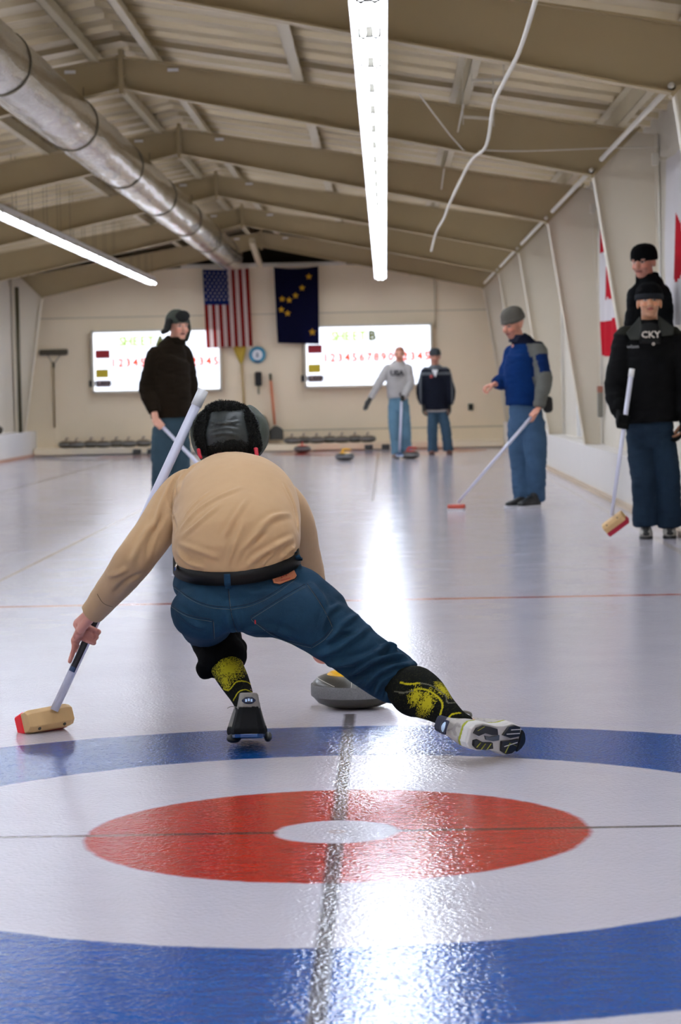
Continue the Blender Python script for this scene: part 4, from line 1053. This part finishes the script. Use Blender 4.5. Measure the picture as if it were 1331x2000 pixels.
paint(me,lambda p,n: fc(p) if (p-HC).length<.16 else ((184,116,100) if (p-hand_c).length<.09 and nz(p,60)>.15 else skin))
man=link('person',me,mat('skin',(200,150,120)),None); tag(man,'man in a tan shirt sliding in a low lunge seen from behind, releasing a stone','person')
# ---- jeans
ax0=V3((0,-.30,1)); _sd=SIDE.normalized(); ax0=(ax0-_sd*ax0.dot(_sd)).normalized(); bc=A_(462,1093,7.21)
mb=MB()
mb.tube([bc+ax0*.004,bc-ax0*.03,bc-ax0*.07,bc-ax0*.115],[.177,.188,.198,.174],[.138,.150,.160,.140],side=SIDE,n=32,spl=5,round_=False)
mb.ell(A_(399,1194,7.15),(.100,.104,.088)); mb.ell(A_(518,1190,7.15),(.108,.106,.086))
mb.tube([A_(568,1122,7.21),A_(602,1145,7.18),A_(640,1190,7.14)],[.034,.048,.062],n=18,spl=4); mb.ell(A_(455,1195,7.14),(.07,.09,.062))
mb.tube([A_(542,1190,7.16),A_(600,1203,7.13),A_(655,1240,7.11),A_(710,1283,7.09),A_(762,1318,7.08),A_(789,1334,7.06)],[.086,.094,.089,.080,.081,.072],n=24,spl=6,round_=False)
mb.tube([A_(402,1196,7.20),A_(402,1206,7.32),A_(402,1222,7.43),A_(404,1244,7.46)],[.086,.086,.078,.058],n=24,spl=6)
me=remesh(mb,.0055,9,.5,name='jeans')
displace(me,lambda c,n:.003*nz(c,10,3)+.0015*nz(c,26,9))
folds(me,[([(700,1200),(668,1222),(645,1256)],.010,.007),([(724,1222),(668,1262),(620,1280)],.010,.008),([(756,1266),(700,1290),(640,1300)],.010,.010),
 ([(790,1280),(735,1290),(690,1318)],.009,.011),([(815,1298),(752,1308),(710,1345)],.010,.011),([(790,1310),(745,1330),(735,1360)],.008,.008),([(664,1180),(640,1200),(628,1235)],.010,.006),
 ([(775,1272),(760,1262),(742,1266)],.010,.010),([(690,1235),(660,1245),(640,1265)],.007,-.006),([(728,1300),(690,1325),(670,1335)],.008,-.008),([(772,1335),(750,1350),(745,1372)],.008,-.007),
 ([(450,1188),(456,1215),(466,1238)],.008,-.006),([(345,1190),(372,1215),(400,1228)],.010,.005),([(480,1232),(530,1228),(580,1245)],.010,.005),([(600,1135),(625,1160),(640,1195)],.012,.005),([(470,1150),(500,1160),(530,1150)],.012,.003)])
def denim2():
    m=bpy.data.materials.new('worn_blue_denim'); t=NT(m); n=t.noise(7,4,.6); n2=t.noise(600,2,.5,scl=(1,1,.4)); 
    c=t.mix(t.ramp(n,.3,.7),lin((8,34,54)),lin((22,56,80))); c=t.mix(t.m('MULTIPLY',n2,.35),c,lin((46,78,98)))
    t.l.new(c,t.b.inputs['Base Color']); t.b.inputs['Roughness'].default_value=.85; t.b.inputs['Specular IOR Level'].default_value=.2
    t.bump(t.noise(700,2,.5),.35,.0015,t.bump(t.noise(22,4,.6),.35,.006)); return m
MJ=denim2(); jeans=link('jeans',me,MJ,man); JT=bvh(me)
M_thread=mat('dark_denim_seam',(10,30,50),.9,var=.2,vs=200); M_gold=mat('faded_thread',(98,104,96),.9)
def seam(poly,r,name='seam',m=None,off=.0006,T=None,p=None):
    P=hits(T or JT,dense(poly,5),2,off)
    if len(P)>2: MB().tube(P,r,n=6,spl=1,round_=False).build(name,m or M_thread,p or jeans,smooth=True)
def shift(poly,du,dv): return [(a+du,b+dv) for a,b in poly]
for poly in ([(336,1141),(373,1168),(409,1182),(450,1186)],[(450,1186),(495,1177),(543,1152),(582,1122)],[(446,1150),(450,1188),(458,1222),(466,1236)],
 [(490,1204),(545,1170),(600,1139)],[(600,1139),(628,1180),(650,1224)],[(650,1224),(632,1245),(608,1261)],[(608,1261),(543,1243),(497,1212),(490,1204)],[(333,1180),(365,1200),(416,1210)],[(416,1210),(417,1228),(418,1244)]):
    seam(poly,.0011); seam(shift(poly,1.5,4.5),.0005,'stitching',M_gold)
T=None
# red tab
h=hits(JT,[(499,1214),(502,1217)],2,.002)
if h: MB().box(h[0],(.004,.003,.012)).build('red_tab',mat('red_tab',(170,20,30),.6),jeans)
# belt loops
def strap(poly,hw,th,name,m,parent,T,side=V3((1,0,0))):
    P=hits(T,dense(poly,4),2,.002); 
    return MB().tube(P,[hw]*len(P),[th]*len(P),side=side,n=10,spl=1,round_=False,sq=5).build(name,m,parent,smooth=True)
# ---- belt
mb=MB(); N=64; Rg=[]
for hgt,k in ((-.021,0),(-.020,.005),(.020,.005),(.021,0)):
    rr=[]; tt=(SIDE-ax0*SIDE.dot(ax0)).normalized(); bb=tt.cross(ax0)
    for i in range(N):
        g=2*PI*i/N; rr.append(bc+ax0*hgt+tt*math.cos(g)*(.186+k-.10*hgt)+bb*math.sin(g)*(.153+k-.10*hgt))
    Rg.append(rr)
mb.rings(Rg,cap=False); me=mb.mesh('belt'); belt=link('belt',me,mat('black_leather_belt',(10,8,6),.5,spec=.25,var=.15,bump=.1,bs=200),man); belt.modifiers.new('s','SOLIDIFY').thickness=.006
BT=bvh(me)
for poly in ([(444,1112),(445,1132),(446,1152)],[(569,1072),(576,1084),(583,1097)]):
    P=hits(BT,poly,5,.006)+hits(JT,[(poly[-1][0],poly[-1][1]-8),poly[-1]],3,.004)
    P=sorted(P,key=lambda p:-p.z)
    if len(P)>2: MB().tube(P,[.0095]*len(P),[.002]*len(P),side=SIDE,n=12,spl=1,round_=False,sq=6).build('belt_loop',MJ,jeans,smooth=True)
P=hits(BT,[(349,1098),(345,1116)],4,.006)
if len(P)>2: MB().tube(P,[.007]*len(P),[.003]*len(P),side=(0,1,0),n=8,spl=1,round_=False,sq=6).build('belt_keeper',mat('chrome',(200,200,200),.25,1.),belt)
# leather patch
pq=[(527,1123),(571,1111),(578,1125),(574,1131),(545,1142),(533,1140)]
mb=MB(); C=V3((0,0,0)); T2=[]
for u,v in pq:
    d=(at(u,v,7)-CAM).normalized(); h=JT.ray_cast(CAM,d); T2.append(h[0] if h[0] else at(u,v,7.08))
n=(T2[1]-T2[0]).cross(T2[4]-T2[0]).normalized()
if n.y>0: n=-n
mb.prism([p+n*.004 for p in T2],n*.003); pt=mb.build('leather_patch',mat('tan_leather_patch',(168,98,60),.6,bump=.3,bs=200),jeans,bevel=.0015)
mb=MB(); c0=sum(T2,V3((0,0,0)))/6+n*.0075; xa=(T2[1]-T2[0]).normalized(); za=n.cross(xa)
if za.z<0: za=-za
for (a,b,w,hh) in ((-.012,.006,.004,.012),(-.004,.007,.006,.008),(.006,.008,.004,.012),(.014,.010,.006,.006),(0,-.006,.034,.0025)):
    M=Matrix((xa,n,za)).transposed(); mb.box(c0+xa*a+za*b,(w,.0006,hh),M)
mb.build('patch_print',mat('faded_red_print',(150,44,30),.6),pt)
# ---- shirt
FK=1.4
mb=MB()
mb.tube([bc+ax0*.002,bc+ax0*.034,A_(463,1040,7.27),spine[3]+V3((0,-.02,0)),spine[4],spine[5],spine[6]],[.174,.190,.193,.194,.173,.134,.076],[.138,.154,.156,.150,.128,.098,.062],side=SIDE,n=36,spl=6,round_=False)
mb.tube([shL+V3((.05,.02,.02)),shL,A_(305,1036,7.42),elL,A_(222,1146,7.45),A_(192,1184,7.52),A_(180,1198,7.54)],[.066,.072,.064,.060,.052,.041,.040],n=24,spl=5,round_=False)
mb.tube([shR+V3((-.05,.02,.02)),shR,A_(578,1020,7.60),elR,A_(612,1150,7.82),A_(621,1222,7.92)],[.060,.064,.059,.053,.045,.036],n=24,spl=5,round_=False)
me=remesh(mb,.0055,9,.5,name='shirt')
displace(me,lambda c,n:.004*nz(c,7,2)+.0012*nz(c,22,6))
folds(me,[([(470,952),(420,975),(382,1001),(352,1034)],.008,.0045),([(484,974),(452,1022),(436,1052)],.007,.006),([(566,1004),(530,1013),(500,1044),(476,1080)],.009,.008),([(572,1050),(540,1066),(500,1090),(480,1110)],.008,.008),
 ([(478,1018),(457,1065),(446,1105)],.008,.006),([(430,985),(390,1020),(355,1048)],.007,.004),([(374,897),(342,936),(334,972),(345,1036)],.006,-.009),([(390,902),(356,934),(347,968)],.009,.006),([(350,1062),(395,1078),(430,1090)],.008,.005),([(347,1078),(372,1100),(400,1108)],.008,.007),
 ([(556,946),(575,990),(583,1040)],.007,-.007),([(576,1068),(560,1078),(548,1092)],.006,.009),([(540,1076),(520,1092),(510,1106)],.006,.006),([(330,950),(310,1000),(300,1040)],.008,.006),([(322,1000),(296,1050),(286,1090)],.008,-.006),([(296,1020),(270,1070),(256,1100)],.009,.006),
 ([(250,1110),(232,1120),(210,1125)],.008,.006),([(276,1120),(248,1134),(222,1160)],.008,-.005),([(410,960),(380,985),(360,1010)],.006,.003),([(520,1040),(480,1075),(465,1108)],.006,-.005)])
shirt=link('shirt',me,mat('tan_cotton_shirt',(186,152,112),.9,var=.04,vs=30,bump=.12,bs=500,bd=.001,spec=.2,sheen=.15),man); ST_=bvh(me)
seam([(190,1160),(202,1178),(222,1186)],.0010,'cuff_seam',mat('tan_seam',(120,98,70),.9),.0,ST_,shirt)
# ---- hat
mb=MB(); mb.ell(W(0,-.012,.035),(.101,.115,.103),R,n=32); me=remesh(mb,.005,2)
for v in me.vertices:
    q=R.transposed()@(v.co-HC)
    if q.z<-.01: v.co+=R@V3((0,0,(-.01-q.z)*.8))
displace(me,lambda c,n:.003*nz(c,18)+.002*nz(c,40,3))
folds(me,[([(410,822),(435,828),(468,822)],.004,.005),([(408,838),(440,830),(470,836)],.004,-.004),([(412,852),(440,846),(468,852)],.004,.003)])
hat=link('trapper_hat',me,mat('grey_satin',(44,49,47),.45,var=.12,vs=30,bump=.3,bs=60),man,label='grey satin crown of the trapper hat')
def fur(mesh,name,n,L=.009,col=(14,15,12)):
    displace(mesh,lambda c,nn:.003*nz(c,70)+.003*nz(c,35,4))
    bm=bmesh.new(); bm.from_mesh(mesh); bm.faces.ensure_lookup_table(); F=list(bm.faces); random.seed(len(F))
    for k in range(n):
        f=random.choice(F); c=f.calc_center_median(); nn=f.normal; a=basis(nn)[0]; b=nn.cross(a); r=random.uniform(0,6.28); s=(a*math.cos(r)+b*math.sin(r)); j=(a*random.uniform(-1,1)+b*random.uniform(-1,1)+V3((0,0,-.5)))*.6
        v=[bm.verts.new(c-s*.0012),bm.verts.new(c+s*.0012),bm.verts.new(c+(nn+j).normalized()*L*random.uniform(.5,1.1))]
        bm.faces.new(v)
    me=bpy.data.meshes.new(name); bm.to_mesh(me); bm.free()
    return link(name,me,mat('black_hat_fur',(16,17,13),.95,var=.5,vs=80),hat)
HY=7.74
mb=MB(); mb.tube([A_(406,876,HY-.07),A_(397,852,HY-.08),A_(401,826,HY-.08),A_(415,806,HY-.055)],[.022,.030,.028,.018],[.026,.026,.026,.02],n=16,spl=4); fur(remesh(mb,.004,3),'fur_trim',5200)
mb=MB(); mb.tube([A_(492,872,HY-.07),A_(486,850,HY-.09),A_(481,824,HY-.085),A_(472,803,HY-.05)],[.031,.033,.029,.018],[.026,.026,.026,.02],n=16,spl=4); fur(remesh(mb,.004,3),'fur_trim',5600)
mb=MB(); mb.tube([A_(410,802,HY-.06),A_(430,797,HY-.085),A_(455,797,HY-.085),A_(474,802,HY-.06)],[.017,.021,.021,.017],n=14,spl=4); fur(remesh(mb,.004,3),'fur_trim',3000)
mb=MB(); mb.tube([A_(402,878,HY-.05),A_(430,868,HY-.11),A_(465,868,HY-.115),A_(498,874,HY-.05)],[.016,.022,.022,.016],n=14,spl=4); fur(remesh(mb,.004,3),'fur_trim',4000)
M_cl=mat('grey_green_hat_cloth',(66,72,62),.75,var=.15,vs=25,bump=.3,bs=80)
for q in ([(500,876,HY-.03),(511,848,HY-.0),(503,820,HY+.02),(486,800,HY+.02)],[(399,880,HY-.02),(388,856,HY+.02),(391,826,HY+.03),(404,806,HY+.03)]):
    mb=MB(); mb.tube([A_(*p) for p in q],[.020,.026,.024,.016],[.05,.06,.06,.04],side=(1,0,0),n=18,spl=4); me=remesh(mb,.005,4); displace(me,lambda c,n:.003*nz(c,30)); link('ear_flap',me,M_cl,hat)
mb=MB(); mb.tube([A_(410,806,HY-.045),A_(425,792,HY-.055),A_(430,797,HY-.05)],.005,n=8,spl=4); mb.build('tie_cord',M_black,hat,smooth=True)
M_rs=mat('red_strap',(176,14,38),.6)
MB().tube([A_(388,878,7.62),A_(390,888,7.60),A_(393,894,7.59)],[.006,.006,.005],[.004]*3,n=10,spl=3).build('collar_strap',M_rs,man,smooth=True)
MB().tube([A_(500,876,7.60),A_(502,890,7.58),A_(504,902,7.57)],[.007,.006,.004],[.004]*3,n=10,spl=3).build('collar_strap',M_rs,man,smooth=True)
# ---- socks
def near(T,poly):
    pts=hits(T,dense(poly),3); kd=KDTree(max(1,len(pts))); [kd.insert(p,i) for i,p in enumerate(pts)]; kd.balance(); return (lambda c: kd.find(c)[2]) if pts else (lambda c:9)
def sock(P,r,name,ylines,glines,blobs,base=(14,15,12)):
    mb=MB(); mb.tube([A_(*p) for p in P],r,n=28,spl=8); me=remesh(mb,.0028,4,name=name); T=bvh(me)
    Y_=[near(T,l) for l in ylines]; G_=[near(T,l) for l in glines]
    def col(c,n):
        for d in Y_:
            if d(c)<.0028: return (168,158,26)
        for d in G_:
            if d(c)<.0022: return (92,90,76)
        u,v=proj(c); w=0
        for (a,b,ra,rb_,ang) in blobs:
            x,y=u-a,v-b; x,y=x*math.cos(ang)+y*math.sin(ang),-x*math.sin(ang)+y*math.cos(ang)
            w=max(w,1.35-math.hypot(x/ra,y/rb_))
        k=random.random()
        return (166,156,30) if w>.15+k*.95 else ((40,40,18) if noise.noise(c*380+V3((5,5,5)))>.38 else base)
    paint(me,col)
    return link('sock',me,mat('speckled_sock',(20,20,10),.9,attr=True,spec=.1,var=.08,bump=.15,bs=500),man,label='black knee sock speckled with yellow')
sock([(426,1262,7.43),(442,1300,7.36),(458,1330,7.29),(472,1358,7.23),(482,1382,7.17),(487,1402,7.15)],[.050,.050,.045,.036,.032,.033],'s',
 [[(436,1345),(448,1347),(462,1332),(480,1331),(492,1338)],[(456,1368),(466,1352),(480,1347),(494,1353)],[(400,1306),(408,1292),(416,1304)]],[],[(448,1305,38,26,-.25),(440,1330,10,18,-.4)])
sock([(782,1336,7.06),(808,1349,7.01),(832,1361,6.97),(862,1384,6.91),(890,1406,6.86),(906,1417,6.86)],[.056,.0745,.066,.046,.034,.034],'s',
 [[(783,1333),(798,1336),(821,1334)],[(810,1346),(832,1347),(856,1361),(865,1378),(860,1398),(866,1408)],[(873,1410),(882,1396),(900,1392)]],[[(771,1350),(788,1353),(808,1348)],[(822,1334),(845,1340),(870,1358),(875,1372),(892,1372)]],[(833,1374,17,30,.45),(866,1347,22,10,.75),(812,1360,14,22,.3)])
# rolled black cuff below the left knee
mb=MB(); a=A_(421,1243,7.43); b=A_(442,1303,7.36); d=(b-a)
mb.tube([a-d*.1,a+d*.1,a+d*.4,a+d*.62,a+d*.85,a+d*1.05],[.064,.078,.072,.076,.073,.054],n=28,spl=6,round_=False)
mb.ell(A_(402,1306,7.38),(.030,.035,.034)); mb.ell(A_(462,1266,7.40),(.034,.04,.034))
me=remesh(mb,.004,6); displace(me,lambda c,n:.004*nz(c,16)+.002*nz(c,40,2)); link('rolled_cuff',me,mat('black_knit_cuff',(12,12,12),.95,spec=.1,var=.3,bump=.4,bs=200),man)
# ---- shoes
def shoemesh(Hh,Tt,U,s,levels,vox=.0034,it=5):
    d=(Tt-Hh).normalized(); U=(U-d*U.dot(d)).normalized(); S=d.cross(U); mb=MB(); Rg=[]
    out=[(0.0,.022),(.05,.036),(.18,.042),(.42,.037),(.55,.040),(.70,.050),(.85,.044),(.95,.028),(1.0,.010)]
    for z,w,x0,L in levels:
        Rg.append([Hh+d*(x0+L*a)*s+S*q*w*s+U*z*s for a,q in out]+[Hh+d*(x0+L*a)*s-S*q*w*s+U*z*s for a,q in out[::-1]])
    mb.rings(Rg); me=remesh(mb,vox,it,name='shoe')
    return me,d,U,S,out
def soleplate(Hh,d,U,S,s,out,z0,z1,w,L=.29,x0=0.):
    mb=MB(); mb.rings([[Hh+d*(x0+L*a)*s+S*q*w*s+U*z*s for a,q in out]+[Hh+d*(x0+L*a)*s-S*q*w*s+U*z*s for a,q in out[::-1]] for z in (z0,z1)]); return mb
LV=[(0.004,.98,0,.288),(.02,1.04,-.004,.296),(.045,.96,.002,.284),(.068,.84,.008,.24),(.09,.74,.014,.175),(.115,.68,.014,.13),(.135,.62,.012,.115)]
# left shoe (heel raised, black rubber slider cover)
Hh=A_(487,1437,7.10); Tt=A_(482,1449,7.372); Tt.z=.012
me,d,U,S,out=shoemesh(Hh,Tt,V3((0,.15,1)),1.0,[(0.004,1.22,0,.288),(.02,1.25,-.004,.296),(.045,1.08,.002,.284),(.068,.94,.008,.24),(.09,.80,.014,.175),(.11,.70,.014,.13),(.128,.62,.012,.115)])
def lc(c,n):
    q=c-Hh; x,y,z=q.dot(d),q.dot(S),q.dot(U)
    if z>.074+.25*abs(y)*1.0 and (z>.086 or abs(y)>.03): return (150,144,136)
    if x>.13 and z>.03: return (140,136,128)
    return (9,9,10)
paint(me,lc); sh=link('shoe',me,mat('trainer_upper',(150,150,150),.75,attr=True,var=.06,spec=.25),man,label='left trainer in a black rubber slider cover')
soleplate(Hh,d,U,S,1.,out,-.006,.006,1.16).build('slider_sole',mat('blue_slider',(16,62,116),.25),sh,bevel=.002)
e=Hh+U*.104+d*.003; M=Matrix((S,-d,U)).transposed()
MB().tube([e-S*.018-d*.006,e-S*.009-d*.0115,e+S*.009-d*.0115,e+S*.018-d*.006],[.004,.010,.010,.004],[.003]*4,side=U,n=10,spl=3).build('heel_badge',mat('navy_badge',(14,22,52),.4),sh,smooth=True)
for k in range(3): MB().box(e-d*.0145+S*(-.008+.008*k)+U*(.0015*(1-abs(k-1))),(.0056,.002,.008),M).build('badge_mark',emat('x',(190,220,250),.0) if 'badge_mark' not in MATS and MATS.setdefault('badge_mark',mat('pale_blue_reflector',(196,224,250),.25)) is None else MATS['badge_mark'],sh)
MB().tube([Hh+U*.085-S*.035+d*.03,Hh+U*.088-S*.050+d*.03,Hh+U*.083-S*.062+d*.028],.0012,n=6,spl=3).build('lace_end',mat('grey_lace',(120,116,108),.8),sh)
mb=MB(); mb.ell(A_(455,1444,7.20),(.018,.03,.013)); mb.ell(A_(526,1440,7.22),(.009,.03,.014)); 
for q,nm in ((A_(457,1442,7.19),(.022,.045,.013)),(A_(524,1439,7.19),(.012,.045,.014))):
    m2=MB(); m2.ell(q,nm); m2.build('rubber_lip',M_black,sh,smooth=True)
mb.bm.free()
# right shoe (lying on its inner edge, outsole towards the camera)
H2=A_(916,1437,6.755); T2_=A_(1032,1447,7.0); U2=V3((-.75,.60,.22))
me,d,U,S,out=shoemesh(H2,T2_,U2,.97,LV)
if S.z<0: S=-S
def rc(c,n):
    q=c-H2; x,y,z=q.dot(d),q.dot(S),q.dot(U)
    if z<.022: return (214,212,208)
    if z<.03: return (150,156,40)
    if .0<x<.05 and z>.10 : return (60,62,74)
    if x>.11 and abs(y)<.02: return (40,42,48)
    return (176,170,164) if nz(c,60)>-.2 else (150,144,140)
paint(me,rc); sh=link('shoe',me,mat('trainer_upper',(150,150,150)),man,label='right trainer with its patterned outsole turned to the camera')
soleplate(H2,d,U,S,.97,out,-.004,.006,.98).build('midsole',mat('white_midsole',(206,202,198),.5),sh,bevel=.002)
M_out=mat('black_outsole',(14,14,15),.5); M_lime=mat('lime_accent',(160,160,30),.5); M_gr=mat('grey_shank',(74,80,84),.35)
def pod(name,poly,m,z0=-.004,z1=-.012,k=1.0):
    L=.29*.97
    P=[H2+d*L*a+S*b*.97*k for a,b in poly]
    mb=MB(); A=[mb.bm.verts.new(p+U*z0) for p in P]; B=[mb.bm.verts.new(p+U*z1) for p in P]; n=len(P)
    mb.bm.faces.new(A); mb.bm.faces.new(B[::-1])
    for i in range(n): mb.bm.faces.new((A[i],A[(i+1)%n],B[(i+1)%n],B[i]))
    mb.build(name,m,sh,bevel=.0015)
pod('outsole_pad',[(.03,.010),(.06,.026),(.16,.036),(.30,.034),(.42,.030),(.46,.012),(.36,.010),(.22,.014),(.12,.004)],M_out)
pod('outsole_pad',[(.06,-.010),(.12,-.006),(.24,-.014),(.40,-.012),(.44,-.030),(.30,-.036),(.16,-.036),(.08,-.026)],M_out)
pod('shank',[(.24,.006),(.34,.004),(.50,.012),(.52,-.004),(.42,-.008),(.28,-.006)],M_gr,-.004,-.009)
pod('outsole_pad',[(.55,.012),(.62,.040),(.72,.046),(.82,.043),(.86,.014),(.70,.006)],M_out)
pod('outsole_pad',[(.56,-.006),(.70,-.002),(.86,.006),(.86,-.028),(.80,-.040),(.70,-.044),(.60,-.036)],M_out)
pod('outsole_pad',[(.885,.034),(.94,.024),(.98,.008),(.99,-.006),(.95,-.022),(.885,-.034)],M_out)
for a,b,c,e_ in ((.12,-.030,.17,-.014),(.21,-.035,.26,-.016),(.31,-.035,.36,-.015),(.66,-.040,.70,-.008),(.70,-.008,.84,-.016),(.06,.02,.16,.034)):
    pod('lime_strip',[(a,b),(a+.018,b),(c+.018,e_),(c,e_)],M_lime,-.0118,-.0132)
for a,b,c,e_ in ((.60,.016,.84,.022),(.66,.030,.82,.034),(.62,-.022,.84,-.006)):
    pod('pale_strip',[(a,b),(a,b+.003),(c,e_+.003),(c,e_)],MATS['white_midsole'],-.0118,-.0132)
e=H2+U*.085*.97-d*.004
MB().tube([e-S*.018,e-S*.006-d*.006,e+S*.006-d*.006,e+S*.018],[.010,.012,.012,.010],[.003]*4,side=U,n=10,spl=3).build('heel_badge',MATS['navy_badge'],sh,smooth=True)
MB().tube([e-S*.012-d*.004,e-d*.009,e+S*.012-d*.004],[.006,.007,.006],[.003]*3,side=U,n=10,spl=3).build('badge_mark',MATS['badge_mark'],sh,smooth=True)
mb=MB(); c=H2+U*.10+d*.10+S*.02; mb.tube([c,c+S*.022+U*.01,c+S*.022+d*.03,c+d*.04],[.004]*4,n=8,spl=4); mb.build('lace_loop',mat('grey_lace',(150,146,130)),sh,smooth=True)
# ---- his broom
t=broom(B0,B1_+V3((0,0,.0)),'white broom with pale wood head and bright red pad, held by the sliding man',.0158,.0135,
 head=blockhead((.80,.59,.07),(.62,-.72,.30),.162,.072,.046,pad=mat('bright_red_pad',(232,18,34),.6),ph=.046))
L0=B0.lerp(B1_,.685); L1=B0.lerp(B1_,.862)
vv=(CAM-L0).normalized(); sd=axb.cross(vv).normalized()
mb=MB(); R0=.0150; Rg=[]
for p,rr in ((L0,.0148),(L1,.0142)):
    pass
g0,g1=-.55,.95; n=14; A=[];B=[]
for k in range(n+1):
    g=g0+(g1-g0)*k/n; dv=vv*math.cos(g)+sd*math.sin(g)*1.0; A.append(mb.bm.verts.new(L0+dv*.0152)); B.append(mb.bm.verts.new(L1+dv*.0146))
for k in range(n): mb.bm.faces.new((A[k],A[k+1],B[k+1],B[k]))
mb.build('shaft_sticker',mat('black_sticker',(12,13,20),.4),t,smooth=True)
L2=B0.lerp(B1_,.848); mb=MB(); A=[];B=[]
for k in range(n+1):
    g=g0+.15+(g1-g0-.3)*k/n; dv=vv*math.cos(g)+sd*math.sin(g); A.append(mb.bm.verts.new(L2+dv*.0152)); B.append(mb.bm.verts.new(L1+dv*.0150))
for k in range(n): mb.bm.faces.new((A[k],A[k+1],B[k+1],B[k]))
mb.build('sticker_badge',mat('blue_sticker',(40,66,104),.4),t,smooth=True)

# pale scuffs on the near stone
gb=[c for c in ST.children if c.name.startswith('granite_body')][0]; GT=bvh(gb.data)
seam([(617,1318),(622,1325),(638,1334),(655,1342)],.0011,'scuff_mark',mat('pale_scuff',(210,204,190),.6),.0003,GT,gb)
seam([(687,1330),(687,1337),(686,1345)],.0010,'scuff_mark',MATS['pale_scuff'],.0003,GT,gb)
